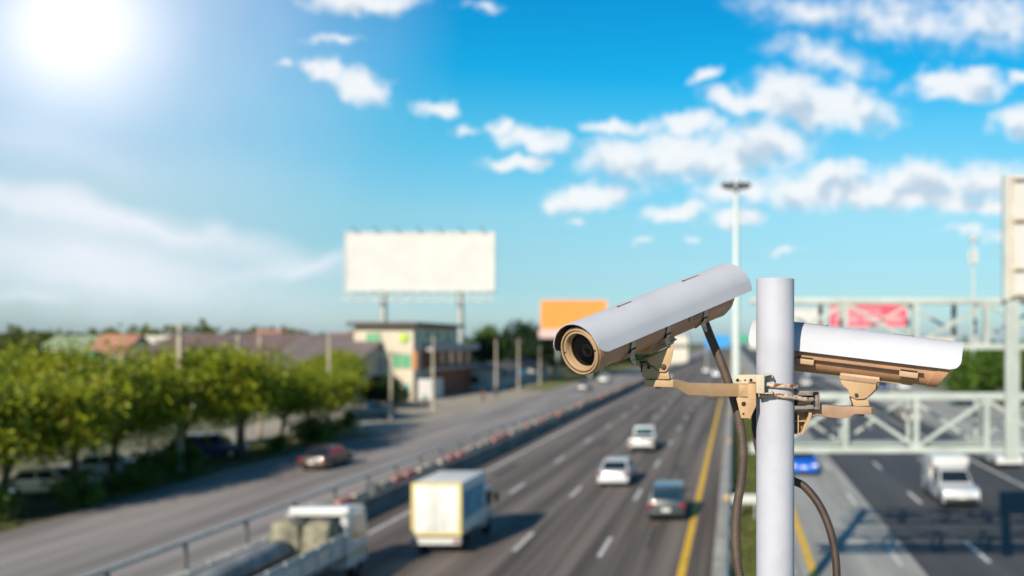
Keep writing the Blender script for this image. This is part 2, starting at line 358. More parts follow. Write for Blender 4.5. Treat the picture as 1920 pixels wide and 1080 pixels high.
# ------------------------------------------------------------------ setting
def strip(name, segs, z, m, kind='structure', parent=None):
    """segs: (Y, x0, x1) rows"""
    mb = MB(); vs = []; fs = []
    for Y, a, b in segs: vs += [(a, Y, z), (b, Y, z)]
    for i in range(len(segs) - 1): fs.append((2 * i, 2 * i + 1, 2 * i + 3, 2 * i + 2))
    mb.add(vs, fs); o = mb.build(name, m); tag(o, kind=kind); return o
def rows(a, b, y0=-60, y1=2500): return [(y, a, b) for y in (y0, 0, 40, 80, 140, 260, 600, y1)]
strip('ground', [(-400, -3000, 3000), (3500, -3000, 3000)], -.03, M['ground'])
strip('main_road', rows(-17.25, -.75), 0, M['asphalt'])
strip('opposite_road_inner', rows(2.3, 6.85), .0, M['concrete_road'])
strip('opposite_road', rows(6.85, 19.5), .0, M['asphalt_dark'])
strip('opposite_service_road', rows(19.5, 34), -.012, M['concrete_road'])
strip('frontage_road', [(-60, -31, -20.2), (38, -31.7, -20.2), (57, -32.6, -20.2), (80, -31.8, -20.2), (100, -30.6, -20.2), (140, -31, -20.2), (200, -32, -20.2), (2500, -34, -20.2)], 0, M['frontage'])
strip('roadside_verge', [(-60, -40, -31), (38, -40, -31.7), (57, -40, -32.6), (70, -39.5, -32.1), (80, -37.5, -32.4)], -.008, M['soil'])
strip('side_path', [(30, -46, -40), (50, -45.5, -40), (75, -46, -39.8), (84, -47, -37.5)], -.012, M['beige_paving'])
strip('forecourt_paving', [(80, -47, -31.8), (100, -50, -30.6), (140, -46, -31), (185, -44, -31.7)], -.004, M['beige_paving'])
strip('far_verge', [(148, -36.4, -31.4), (200, -40, -32.2), (260, -48, -32.4), (600, -60, -33)], .006, M['grass'])
strip('median_grass', rows(-.3, 2.3), .02, M['grass'])
strip('drain_strip', rows(-20.2, -17.25), -.004, M['concrete'])
# painted lines
lm = MB()
def dash(x, y, l, w=.15): lm.add([(x - w / 2, y, .004), (x + w / 2, y, .004), (x + w / 2, y + l, .004), (x - w / 2, y + l, .004)], [(0, 1, 2, 3)])
for x, y0 in ((-5.2, 33.9), (-8.72, 34.8), (-12.25, 36.0)):
    for k in range(-3, 60): dash(x, y0 + 12.1 * k, 3.4, .17)
for x, y0 in ((6.2, 32.5), (9.6, 33)):
    for k in range(-3, 50): dash(x, y0 + 12.1 * k, 3.4, .18)
for k in range(-3, 50): dash(13.1, 35 + 12.1 * k, 3.4, .18)
for y in range(-40, 900, 20): dash(-15.8, y, 20, .2); dash(16.6, y, 20, .18)
tag(lm.build('lane_markings', M['paint_w']), kind='structure')
lm = MB()
for y in range(-40, 900, 20): dash(-1.88, y, 20, .30); dash(2.86, y, 20, .28)
tag(lm.build('yellow_edge_lines', M['paint_y']), kind='structure')
# tar patches and stains on the asphalt
rnd = random.Random(9); lm = MB()
for k in range(46):
    x = rnd.choice((-3.5, -7, -10.5, -14, 8.2, 11.4, 15)) + rnd.uniform(-1.2, 1.2); y = rnd.uniform(28, 160); w_, l_ = rnd.uniform(.05, .5), rnd.uniform(.8, 7)
    lm.add([(x - w_ / 2, y, .0025), (x + w_ / 2, y + rnd.uniform(-.2, .2), .0025), (x + w_ / 2 + rnd.uniform(-.1, .1), y + l_, .0025), (x - w_ / 2, y + l_, .0025)], [(0, 1, 2, 3)])
tag(lm.build('road_patches', mat('tar', (.06, .054, .052), .8, var=.3)), kind='structure')
# kerbs
for nm, x, w, h, mt in (('median_kerb', -.55, .42, .32, 'concrete'), ('opposite_kerb', 2.2, .2, .16, 'concrete')):
    b = MB(); b.box((x, 600, h / 2), (w, 1300, h)); tag(b.build(nm, M[mt]), kind='structure')

# roadside concrete barrier
b = MB(); b.prism([(-17.62, -.02), (-17.0, -.02), (-17.12, .22), (-17.26, .85), (-17.44, .85), (-17.5, .22)], -40, 700)
tag(b.build('concrete_barrier', M['conc_dark']), 'long dark weathered concrete barrier along the left edge of the main highway', 'barrier')
# pipe railing of the frontage road
rl = empty('roadside_railing', (-19.95, 20, 0), 'long grey pipe railing between the frontage road and the red and cream barriers', 'railing', world=True)
b = MB(); b.box((-19.95, 210, 1.02), (.22, 400, .15)); b.build('rail', M['galv'], rl, bevel=.02)
pm = MB(); pm.box((0, 0, .48), (.12, .12, .96)); p0 = None
for k in range(70):
    y = 24.0 + 4.0 * k
    if p0 is None: p0 = pm.build('post', M['galv_dark']); p0.parent = rl; c = p0
    else: c = p0.copy(); C.objects.link(c); c.parent = rl
    c.location = (0, y - 20, 0)
# plastic barriers standing in the drain strip
def barrier_mesh(nm, m):
    b = MB(); b.prism([(-.28, 0), (.28, 0), (.22, .25), (.12, .75), (-.12, .75), (-.22, .25)], -.75, .75)
    return b.build(nm, m, bevel=.03)
pat = 'RRCDCRRCCCRRCCCCRRRCCCRCCRRCCRRRCCCCRRCCRRCCCCRRRCCRCCRRCCCCRRRCCCRRRCCCRRCCRRRC'
first = {}
for k, ch in enumerate(pat):
    y = 40.5 + 1.78 * k
    if ch == 'D':
        continue
    if ch not in first:
        o = barrier_mesh('road_barrier', M['red_plastic' if ch == 'R' else 'cream_plastic']); first[ch] = o
    else: o = first[ch].copy(); C.objects.link(o)
    o.location = (-18.75 + random.uniform(-.12, .12), y, -.004); o.rotation_euler = (0, 0, random.uniform(-.05, .05))
    tag(o, ('red plastic' if ch == 'R' else 'cream plastic') + ' road barrier block in the row behind the concrete barrier', 'barrier', ('red' if ch == 'R' else 'cream') + ' blocks beside the highway')
b = MB(); b.lathe([(0, .36), (.05, .38), (.5, .40), (.85, .38), (.86, .3), (.3, .28)], 20, 'z', c=(-18.75, 45.84, 0))
tag(b.build('drum', M['galv_dark']), 'dark drum standing among the cream barrier blocks', 'drum')
# median guard rail
gr = empty('median_guard_rail', (-.25, 20, .02), 'pale metal guard rail along the median left of the camera post', 'guard rail', world=True)
b = MB(); b.prism([(-.30, .55), (-.22, .55), (-.18, .62), (-.22, .70), (-.18, .78), (-.22, .86), (-.30, .86), (-.26, .70)], 4, 400); b.build('rail', M['galv'], gr)
pm = MB(); pm.box((-.12, 0, .36), (.14, .1, .72)); p0 = None
for k in range(60):
    y = 22 + 4 * k
    if p0 is None: p0 = pm.build('post', M['galv_dark']); p0.parent = gr; c = p0
    else: c = p0.copy(); C.objects.link(c); c.parent = gr
    c.location = (.25, y - 20, -.02)
for y in (41.5, 65, 90):
    b = MB(); b.box((-.34, y, .95), (.16, .06, .18)); b.build('reflector', M['paint_y'], gr, bevel=.01)
b = empty('white_board', (.55, 41, .02), 'white board on two legs standing in the median grass beside the guard rail', 'board', world=True)
q = MB(); q.box((.55, 41, .95), (1.3, .06, .42)); q.build('panel', M['white_sheet'], b, bevel=.01)
for x in (.1, 1.0): q = MB(); q.box((x, 41, .37), (.08, .06, .72)); q.build('leg', M['galv'], b)

# ------------------------------------------------------------------ lighting mast
mast = empty('high_mast_light', (.27, 110, 0), 'very tall white mast carrying a ring of dark floodlights above the median', 'light mast')
b = MB(); b.lathe([(0, .62), (2, .60), (27.6, .26), (27.8, .1)], 16, 'z'); b.build('mast', M['pole_white'], mast)
b = MB(); b.tube([(1.35 * math.cos(2 * math.pi * k / 20), 1.35 * math.sin(2 * math.pi * k / 20), 27.6) for k in range(20)], .09, 6, closed=True)
for k in range(4): w = k * math.pi / 2; b.cyl((0, 0, 27.6), (1.35 * math.cos(w), 1.35 * math.sin(w), 27.6), .07, 6)
b.build('carrier_ring', M['galv_dark'], mast)
for k in range(10):
    w = 2 * math.pi * k / 10; M_ = Matrix.Rotation(w, 4, 'Z') @ Matrix.Translation((1.55, 0, 27.75)) @ Matrix.Rotation(R(-28), 4, 'Y')
    b = MB(M_); b.box((0, 0, 0), (.75, .5, .42), taper=(.7, .8)); b.build('floodlight', M['lampdark'], mast, bevel=.04)

# ------------------------------------------------------------------ sign gantry over the opposite carriageway
GY = 25.0
g = empty('sign_gantry', (1.4, GY, 0), 'pale green-grey lattice sign gantry spanning the right carriageway behind the camera', 'gantry', world=True)
X0, X1 = .45, 24.0
def chord(z, y, r=.085, x0=X0):
    b = MB(); b.box(((x0 + X1) / 2, y, z), (X1 - x0, r * 2, r * 2)); b.build('chord', M['gantry'], g, bevel=.012)
for z in (9.45, 8.15, 6.72, 5.22):
    chord(z, GY); chord(z + (.0 if z < 7 else 0), GY + 1.15, .06)
def bar(name, a, b_, r=.05):
    q = MB(); a = Vector(a); b_ = Vector(b_); d = (b_ - a); rot = d.to_track_quat('Z', 'Y').to_matrix()
    q.box((a + b_) / 2, (r * 2, r * 2, d.length), rot=rot); q.build(name, M['gantry'], g)
xs = [X0 + .72 + 2.0 * k for k in range(12)]
for (z0, z1) in ((8.15, 9.45), (5.22, 6.72)):
    for i, x in enumerate(xs):
        bar('vertical', (x, GY, z0 + .06), (x, GY, z1 - .06), .075)
        bar('vertical', (x, GY + 1.15, z0 + .06), (x, GY + 1.15, z1 - .06), .045)
        if i < len(xs) - 1:
            up_ = (i % 2 == 0); xa = x + 2.0
            bar('diagonal', (x, GY, z0 + .07 if up_ else z1 - .07), (xa, GY, z1 - .07 if up_ else z0 + .07), .05)
            bar('diagonal', (x, GY + 1.15, z1 - .07 if up_ else z0 + .07), (xa, GY + 1.15, z0 + .07 if up_ else z1 - .07), .038)
        bar('cross_tie', (x, GY + .08, z0), (x, GY + 1.08, z0), .04)
        bar('cross_tie', (x, GY + .08, z1), (x, GY + 1.08, z1), .04)
b = MB(); b.cyl((1.18, GY + .55, 0), (1.18, GY + .55, 9.4), .20, 16); b.build('column', M['gantry'], g)
b = MB(); b.cyl((23.4, GY + .55, 0), (23.4, GY + .55, 9.4), .28, 16); b.build('column', M['gantry'], g)
b = MB(); b.box((5.2, GY + .58, 5.36), (9.3, .8, .05)); b.build('walkway', M['gantry'], g)
# cable trays / lamp boxes hanging in the top truss
for x in (2.52, 6.4): b = MB(); b.box((x, GY + .6, 8.95), (.12, .12, .9)); b.build('conduit_drop', M['galv_dark'], g)
# sign board carried on the gantry (its back and frame face us)
sg = empty('gantry_sign_board', (9.4, GY - .2, 4.9), 'tall pale sign board with rusty frame mounted on the gantry at the right edge', 'sign', world=True)
b = MB(); b.box((10.35, GY - .22, 11.2), (5.6, .06, 3.44)); b.build('panel', M['white_sheet'], sg)
fr = MB()
for x in (7.60, 9.6, 11.5, 13.1): fr.box((x, GY - .30, 11.2), (.13, .1, 3.5))
fr.build('upright', M['gantry'], sg)
fr = MB()
for z in (9.62, 10.35, 11.72, 12.88): fr.box((10.4, GY - .38, z), (5.3, .06, .07))
fr.build('rail', M['gantry_rust'], sg)
fr = MB(); fr.box((7.80, GY - .385, 11.2), (.07, .06, 3.3)); fr.build('edge_angle', M['gantry_rust'], sg)
for x in (7.85, 11.9):
    b = MB(); b.box((x, GY - .17, 7.2), (.40, .12, 4.5)); b.build('support_post', M['gantry'], sg)

# ------------------------------------------------------------------ trees
def tree_parts(seed, rad, zc, hz, nclump, per, leaf, trunk_h, tr=.2, lmat='leaf_a', gap=.12):
    rnd = random.Random(seed)
    t = MB(); bend = [(0, 0, 0), (rnd.uniform(-.1, .1), rnd.uniform(-.1, .1), trunk_h * .5), (rnd.uniform(-.2, .2), rnd.uniform(-.2, .2), trunk_h)]
    t.tube(bend, [tr * 1.25, tr, tr * .85], 8)
    for k in range(6):
        w = k * 1.05 + rnd.uniform(-.3, .3); r1 = rad * rnd.uniform(.55, .8); z1 = zc + hz * rnd.uniform(-.1, .6)
        t.tube([bend[2], (r1 * .4 * math.cos(w), r1 * .4 * math.sin(w), (trunk_h + z1) / 2 + .2), (r1 * math.cos(w), r1 * math.sin(w), z1)], [tr * .6, tr * .4, tr * .12], 6)
    trunk = t.build('trunk', M['trunk'])
    vs = []; fs = []
    lobes = [(rnd.uniform(-.55, .55) * rad, rnd.uniform(-.55, .55) * rad, zc + rnd.uniform(-.35, .45) * hz, rnd.uniform(.38, .62)) for _ in range(9)]
    for _ in range(nclump):
        lx, ly, lz, ls = rnd.choice(lobes)
        d = Vector((rnd.gauss(0, 1), rnd.gauss(0, 1), rnd.gauss(0, 1))).normalized()
        q = rnd.random() ** .4
        c = Vector((lx + d.x * rad * ls * q, ly + d.y * rad * ls * q, lz + d.z * hz * ls * q))
        if mnoise.noise(c * .55 + Vector((seed, 0, 0))) < -gap * 2.2: continue
        cs = rad * rnd.uniform(.07, .13)
        for _ in range(per):
            p = c + Vector((rnd.gauss(0, cs), rnd.gauss(0, cs), rnd.gauss(0, cs * .8)))
            n = Vector((rnd.gauss(0, .8), rnd.gauss(0, .8), rnd.gauss(.5, .8))).normalized(); a = n.orthogonal().normalized(); bb = n.cross(a)
            w = rnd.uniform(0, 6.28); a, bb = a * math.cos(w) + bb * math.sin(w), bb * math.cos(w) - a * math.sin(w)
            s1 = leaf * rnd.uniform(.7, 1.4); s2 = s1 * .55; i = len(vs)
            vs += [p - a * s1, p - bb * s2, p + a * s1, p + bb * s2]; fs.append((i, i + 1, i + 2, i + 3))
    cr_ = MB(); cr_.add(vs, fs); crown = cr_.build('crown', M[lmat])
    return trunk, crown
TV = {}
def make_variant(key, *a, **k): TV[key] = tree_parts(*a, **k)
used_variant = set()
def tree(key, x, y, s, label, rz=None, group=None, name='tree', sz=None, z=-.03, cat='tree', base=None):
    r = empty(name, (x, y, z), label, cat, group, rz=random.uniform(0, 6.28) if rz is None else rz); r.scale = (s, s, sz or s)
    for o in TV[key]:
        if key in used_variant: c = o.copy(); C.objects.link(c)
        else: c = o
        c.parent = r
    used_variant.add(key); return r
make_variant('s1', 11, 4.9, 5.15, 2.75, 560, 36, .135, 2.5, lmat='leaf_a', gap=.2)
make_variant('s2', 23, 4.8, 5.0, 2.85, 560, 36, .135, 2.4, lmat='leaf_a', gap=.2)
make_variant('s3', 35, 4.9, 5.15, 2.75, 560, 36, .135, 2.5, lmat='leaf_a', gap=.2)
make_variant('g1', 41, 4.0, 4.2, 3.8, 330, 24, .20, 1.6, lmat='leaf_b', gap=.3)
make_variant('d1', 53, 4.2, 4.0, 3.8, 330, 24, .20, 1.4, lmat='leaf_c', gap=.3)
make_variant('o1', 61, 4.0, 3.4, 3.0, 300, 22, .22, 1.0, lmat='leaf_o', gap=.3)
make_variant('b1', 71, 1.7, 1.2, 1.3, 150, 24, .09, .5, tr=.06, lmat='leaf_b', gap=.3)
row = [('s1', -35.9, 38.5, .86, 'at the lower left corner of the view'), ('s2', -35.6, 43, .93, 'first wholly visible tree from the left edge'),
       ('s3', -36.0, 48.0, .98, 'leaning over the pale parked car'), ('s1', -36.6, 51.8, .92, 'left of the tall concrete utility pole'),
       ('s2', -35.6, 56.8, 1.06, 'with red-brown leaves beside the tall utility pole'), ('s3', -34.7, 62, .93, 'on a clear dark trunk right of the parked blue car'),
       ('s1', -36.2, 70.5, .83, 'behind the round dark bush by the road'), ('s2', -37.6, 77.5, .86, 'behind the long verge of bushes'),
       ('s3', -40.6, 88, .85, 'nearest to the cream building')]
for i, (k, x, y, s, w) in enumerate(row): tree(k, x, y, s, 'broad yellow-green roadside tree ' + w, rz=i * 2.1 + .4, sz=s * (1, .95, 1.05, .93, 1.0, 1.06, .95, .9, .98)[i], name='roadside_tree', group='trees lining the frontage road')
row2 = [('s3', -42.5, 45, .92), ('s1', -43, 52, .94), ('s2', -43.5, 60, .9), ('s1', -40, 41, .95)]
for i, (k, x, y, s) in enumerate(row2): tree(k, x, y, s, 'yellow-green tree of the second row, ' + ('behind the trees at the left edge', 'behind the pale parked car', 'behind the tall utility pole', 'filling the gap at the very left edge')[i], rz=i * 1.7, name='roadside_tree', group='second row of trees')
tree('g1', -46.5, 102, .78, 'small bright green tree in front of the cream wall with green windows')
tree('s2', -47.8, 106, .95, 'yellowish tree covering the lower left of the cream building', rz=1.1)
tree('d1', -41.8, 108, .55, 'dark green tree between two utility poles before the building')
tree('d1', -44.0, 109, .58, 'dark green tree at the cream building left of the shop entrance', rz=2.)
tree('g1', -58, 205, 1.25, 'bright green rounded tree behind the right end of the white billboard', sz=1.65)
for x, y, s, l in ((-51, 215, 1.35, 'dark green tree just left of the orange billboard'), (-46, 225, 1.45, 'tall dark green tree below the orange billboard'), (-40, 232, 1.35, 'dark green tree behind the security camera lens'), (-34.5, 240, 1.2, 'dark green tree right of the security camera lens')):
    tree('d1', x, y, s * 1.15, l, rz=x, sz=s * 1.35)
for x, y, s, l in ((29, 112, .95, 'bright green tree right of the right security camera'), (34, 118, 1.05, 'bright green tree left of the gantry sign post'), (41, 124, 1.1, 'bright green tree right of the gantry sign post')):
    tree('g1', x, y, s, l, rz=x)
for x, y, s, l in ((-45.5, 196, 1.0, 'dark tree behind the far end of the shop row'), (-37.5, 205, .9, 'small dark tree at the end of the paving, below the lens'), (-50.5, 178, 1.0, 'dark tree directly behind the shop row')): tree('d1', x, y, s, l, rz=y, sz=s * 1.3)
b0 = [(-34.3, 51.5, .9, 'dark bush by the tall utility pole foot'), (-35.2, 56, 1.0, 'wide bush between the tall pole and the blue car'), (-33.9, 40, .9, 'bush nearest the bottom left corner'), (-33.6, 70, 1.1, 'round dark bush on the verge at the road edge'), (-36, 82, .8, 'low bush at the end of the long verge'), (-34.9, 75.5, .8, 'bush in the middle of the long verge'), (-34.2, 66, .6, 'small bush just right of the clear tree trunk'),
      (-33.2, 49, .7, 'low bush at the foot of the roadside trees'), (-32.8, 44, .8, 'leafy bush at the left edge by the frontage road')]
for x, y, s, l in b0: tree('b1', x, y, s, l, name='bush', cat='bush')
# big olive trees far left
tree('o1', -98, 118, 1.5, 'olive green round tree at the left horizon', rz=1); tree('o1', -90, 112, 1.2, 'lower olive green tree at the left horizon', rz=2.4)
# far woods
def woods(name, n, fn, leaf, m, seed):
    rnd = random.Random(seed); vs = []; fs = []
    for _ in range(n):
        x, y, h, r = fn(rnd)
        for _ in range(70):
            d = Vector((rnd.gauss(0, 1), rnd.gauss(0, 1), rnd.gauss(0, 1))).normalized() * rnd.random() ** .35
            p = Vector((x + d.x * r, y + d.y * r, max(.3, h * .55 + d.z * h * .5)))
            a = Vector((rnd.gauss(0, 1), rnd.gauss(0, 1), rnd.gauss(0, 1))).normalized(); b_ = a.orthogonal().normalized()
            s_ = leaf * rnd.uniform(.6, 1.4); i = len(vs); vs += [p - a * s_, p - b_ * s_ * .7, p + a * s_, p + b_ * s_ * .7]; fs.append((i, i + 1, i + 2, i + 3))
    q = MB(); q.add(vs, fs); o = q.build(name, M[m]); tag(o, 'far-off band of trees along the horizon', 'woods', kind='stuff'); return o
woods('distant_woods', 260, lambda r: (lambda y: (r.uniform(-.86, -.38) * y, y, r.uniform(7, 11.5) * (1 + .35 * math.sin(y * .37)), r.uniform(4, 8)))(r.uniform(260, 420)), 1.1, 'leaf_o', 3)
woods('distant_woods', 160, lambda r: (lambda y: (r.uniform(-.36, -.10) * y, y, r.uniform(6, 10), r.uniform(4, 8)))(r.uniform(280, 480)), 1.1, 'leaf_c', 4)
woods('distant_woods', 160, lambda r: (lambda y: (r.uniform(.08, .42) * y, y, r.uniform(5, 9), r.uniform(4, 7)))(r.uniform(260, 480)), 1.1, 'leaf_b', 5)
# grass tufts on verge
rnd = random.Random(5); vs = []; fs = []
for _ in range(9000):
    y = rnd.uniform(34, 84); x = rnd.uniform(-39.5, -32 - (y - 38) * .06); h_ = rnd.uniform(.1, .4)
    if mnoise.noise(Vector((x * .4, y * .3, 1))) < .0: continue
    a = rnd.uniform(0, 6.28); i = len(vs); dx, dy = .06 * math.cos(a), .06 * math.sin(a)
    vs += [(x - dx, y - dy, 0), (x + dx, y + dy, 0), (x + rnd.uniform(-.1, .1), y + rnd.uniform(-.1, .1), h_)]; fs.append((i, i + 1, i + 2))
q = MB(); q.add(vs, fs); tag(q.build('verge_grass', M['leaf_o']), 'patchy short grass on the brown verge under the trees', 'grass', kind='stuff')
vs = []; fs = []
for _ in range(9000):
    y = rnd.uniform(20, 110); x = rnd.uniform(-.2, 2.0); h_ = rnd.uniform(.06, .22)
    a = rnd.uniform(0, 6.28); i = len(vs); dx, dy = .05 * math.cos(a), .05 * math.sin(a)
    vs += [(x - dx, y - dy, .02), (x + dx, y + dy, .02), (x + rnd.uniform(-.1, .1), y + rnd.uniform(-.1, .1), h_)]; fs.append((i, i + 1, i + 2))
q = MB(); q.add(vs, fs); tag(q.build('median_grass_blades', M['leaf_o']), 'green and yellow grass growing in the narrow median', 'grass', kind='stuff')

# ------------------------------------------------------------------ utility poles
def upole(x, y, h, label, arm=True, s=1.0):
    r = empty('utility_pole', (x, y, -.02), label, 'utility pole', 'concrete utility poles beside the frontage road')
    b = MB(); b.box((0, 0, h / 2), (.36 * s, .30 * s, h), taper=(.6, .6)); b.build('shaft', M['wood_pole'], r)
    if arm:
        b = MB(); b.box((0, -.16, h - .55), (2.0, .1, .12)); b.build('crossarm', M['galv_dark'], r)
        for k in (-.85, -.3, .3, .85): b = MB(); b.lathe([(0, .03), (.05, .06), (.12, .05), (.16, .07), (.22, .03)], 8, 'z', c=(k, -.16, h - .49)); b.build('insulator', M['blackp'], r)
for px, top, Y, l in ((337, 608, 55.5, 'tall concrete pole rising in front of the mauve roof, nearest the camera'), (447, 628, 64.5, 'thin concrete pole above the trees left of the roof joint'), (487, 628, 74, 'thin concrete pole standing against the grey warehouse roof'),
                  (617, 628, 78, 'leaning concrete pole just left of the cream building'), (659, 660, 112, 'short concrete pole at the left corner of the cream building'), (733, 655, 92, 'concrete pole before the lower green window of the cream building'), (812, 630, 105, 'concrete pole before the corner of the cream building'),
                  (930, 636, 133, 'concrete pole before the bright green tree'), (972, 634, 150, 'concrete pole before the dark trees, left of the camera lens'), (1012, 640, 170, 'concrete pole nearest to the camera lens')):
    p = P(px, top, Y); upole(p.x, Y, p.z + .02, l, arm=px in (337, 447, 733, 812, 972), s=1.0 if Y < 60 else .75)

# ------------------------------------------------------------------ billboards
def billboard(x0, x1, z0, z1, y, m, label, posts, cat='billboard', platform=True, pr=.55):
    r = empty('billboard', ((x0 + x1) / 2, y, 0), label, cat, world=True)
    b = MB(); b.box(((x0 + x1) / 2, y, (z0 + z1) / 2), (x1 - x0, .12, z1 - z0)); b.build('panel', m, r)
    b = MB()
    for z in (z0 - .1, z1 + .1): b.box(((x0 + x1) / 2, y, z), (x1 - x0 + .4, .5, .2))
    for x in (x0 - .1, x1 + .1): b.box((x, y, (z0 + z1) / 2), (.2, .5, z1 - z0))
    b.build('frame', M['galv'], r)
    if platform:
        b = MB(); zz = z0 - 1.9; w = x1 - x0
        for yy_ in (y - 1.3, y + .9):
            for z in (z0 - .45, zz): b.box(((x0 + x1) / 2, yy_, z), (w, .14, .14))
            n = 18
            for k in range(n + 1):
                x = x0 + w * k / n; b.box((x, yy_, (z0 - .45 + zz) / 2), (.1, .1, z0 - .45 - zz - .14))
                if k < n:
                    a = Vector((x, yy_, zz + .1)); c = Vector((x + w / n, yy_, z0 - .55)); 
                    if k % 2: a.z, c.z = c.z, a.z
                    b.box((a + c) / 2, (.08, .08, (c - a).length - .1), rot=(c - a).to_track_quat('Z', 'Y').to_matrix())
        for k in range(10): b.box((x0 + w * (k + .5) / 10, y - .2, zz - .08), (.12, 2.3, .02 + .06))
        b.build('catwalk', M['galv'], r)
        for k in range(7):
            x = x0 + w * (k + .5) / 7; b = MB(); b.cyl((x, y, z1 + .2), (x, y - 1.3, z1 + .75), .05, 6); b.box((x, y - 1.4, z1 + .75), (.5, .3, .18)); b.build('floodlight', M['galv_dark'], r)
    for x in posts: b = MB(); b.cyl((x, y + .9, 0), (x, y + .9, z0 - .6), pr, 18); b.cyl((x, y + .9, z0 - .6), (x, y + .9, z1 - 1), pr * .7, 12); b.build('post', M['galv'], r)
    return r
a = P(649, 437, 152); c = P(926, 543, 152)
billboard(a.x, c.x, c.z, a.z, 152, M['white_sheet'], 'large blank white billboard on two round posts above the cream building', [P(715, 0, 152).x, P(860, 0, 152).x], pr=.62)
a = P(1014, 563, 205); c = P(1138, 617, 205)
rb = billboard(a.x, c.x, c.z, a.z, 205, M['orange_sheet'], 'plain orange billboard behind the left security camera', [P(1045, 0, 205).x, P(1105, 0, 205).x], platform=False, pr=.4)
b = MB(); q = P(1010, 619, 204); q2 = P(1142, 634, 204); b.box(((q.x + q2.x) / 2, 204, (q.z + q2.z) / 2), (q2.x - q.x, .4, q.z - q2.z)); b.build('lower_panel', mat('pale_pink_sheet', (.55, .40, .38), .7, var=.1), rb)
a = P(1556, 572, 190); c = P(1701, 612, 190)
rr = billboard(a.x, c.x, c.z, a.z, 190, M['red_sheet'], 'red billboard with white lettering seen through the gantry truss', [P(1590, 0, 190).x, P(1670, 0, 190).x], platform=False, pr=.35)
b = MB(); rnd = random.Random(2)   # lettering too blurred to read: stroke groups in two lines
for line, (za, zb, x_a, x_b) in enumerate(((.80, .62, .06, .7), (.50, .16, .08, .92))):
    x = x_a
    while x < x_b:
        w = rnd.uniform(.03, .055) * (1 if line else .7); z0_ = c.z + (a.z - c.z) * zb; z1_ = c.z + (a.z - c.z) * za; xx = a.x + (c.x - a.x) * x; ww = (c.x - a.x) * w
        b.box((xx, 189.9, (z0_ + z1_) / 2), (ww * .28, .06, z1_ - z0_)); b.box((xx + ww * .62, 189.9, (z0_ + z1_) / 2), (ww * .28, .06, z1_ - z0_)); b.box((xx + ww * .31, 189.9, rnd.choice((z0_ + .15, z1_ - .15))), (ww * .34, .06, .28))
        x += w + (.022 if rnd.random() > .25 else .06)
b.build('lettering', M['white_sheet'], rr)
a = P(1480, 578, 185); c = P(1545, 612, 185)
billboard(a.x, c.x, c.z, a.z, 185, M['white_sheet'], 'small blank white billboard between the camera post and the red billboard', [P(1515, 0, 185).x], platform=False, pr=.35)
# cell mast
p = P(1825, 448, 160)
r = empty('antenna_mast', (p.x, 160, 0), 'slim pale antenna mast with white panels rising behind the gantry', 'mast')
b = MB(); b.cyl((0, 0, 0), (0, 0, p.z), .38, 12, .22); b.build('pole', M['pole_white'], r)
for k in range(3):
    w = k * 2.09 + .5; b = MB(); b.box((.75 * math.cos(w), .75 * math.sin(w), p.z - 3.2), (.42, .3, 2.6)); b.cyl((0, 0, p.z - 3.2), (.75 * math.cos(w), .75 * math.sin(w), p.z - 3.2), .06, 6); b.build('antenna_panel', M['white_sheet'], r)
b = MB(); b.lathe([(p.z - .5, .3), (p.z - .4, .75), (p.z + .3, .75), (p.z + .5, .3)], 12, 'z'); b.build('top_housing', M['white_sheet'], r)
# overhead direction signs far along the road
for px0, px1, py0, py1, Y, m, l in ((1322, 1368, 628, 652, 240, 'blue_roof', 'bright blue overhead sign far down the highway'), (1384, 1416, 628, 642, 240, 'sign_green', 'green overhead direction sign behind the camera post')):
    a = P(px0, py0, Y); c = P(px1, py1, Y); r = empty('overhead_sign', ((a.x + c.x) / 2, Y, 0), l, 'sign', world=True)
    b = MB(); b.box(((a.x + c.x) / 2, Y, (a.z + c.z) / 2), (c.x - a.x, .15, a.z - c.z)); b.build('panel', M[m], r)
    b = MB(); b.cyl((a.x + .4, Y + .3, 0), (a.x + .4, Y + .3, a.z), .18, 8); b.build('post', M['galv'], r)

# ------------------------------------------------------------------ buildings
def gable(name, x0, x1, y0, y1, ze, zr, wall, roof, label, cat='house', ridge='x', over=.5, wins=3):
    r = empty(name, ((x0 + x1) / 2, (y0 + y1) / 2, 0), label, cat, world=True)
    b = MB(); ym = (y0 + y1) / 2; xm = (x0 + x1) / 2
    if ridge == 'x': b.prism([(y0, -.05), (y1, -.05), (y1, ze), (ym, zr - .12), (y0, ze)], x0, x1, 'x')
    else: b.prism([(x0, -.05), (x1, -.05), (x1, ze), (xm, zr - .12), (x0, ze)], y0, y1, 'y')
    b.build('wall', M[wall], r)
    b = MB(); s_ = (zr - ze) / ((ym - y0) if ridge == 'x' else (xm - x0)); t = .14
    if ridge == 'x': b.prism([(y0 - over, ze - s_ * over), (ym, zr), (y1 + over, ze - s_ * over), (y1 + over, ze - s_ * over + t), (ym, zr + t), (y0 - over, ze - s_ * over + t)], x0 - over, x1 + over, 'x')
    else: b.prism([(x0 - over, ze - s_ * over), (xm, zr), (x1 + over, ze - s_ * over), (x1 + over, ze - s_ * over + t), (xm, zr + t), (x0 - over, ze - s_ * over + t)], y0 - over, y1 + over, 'y')
    b.build('roof', M[roof], r)
    for k in range(wins):
        x = x0 + (x1 - x0) * (k + .5) / wins; b = MB(); b.box((x, y0 - .03, ze * .5), (1.4, .08, 1.2)); b.build('window', M['dark_glass'], r)
    return r
gable('warehouse', P(225, 0, 112).x - 3, P(462, 0, 112).x, 112, 146, 4.6, 9.3, 'grey_wall', 'mauve_roof', 'long warehouse with a mauve-brown roof behind the tallest utility pole', 'warehouse', wins=6)
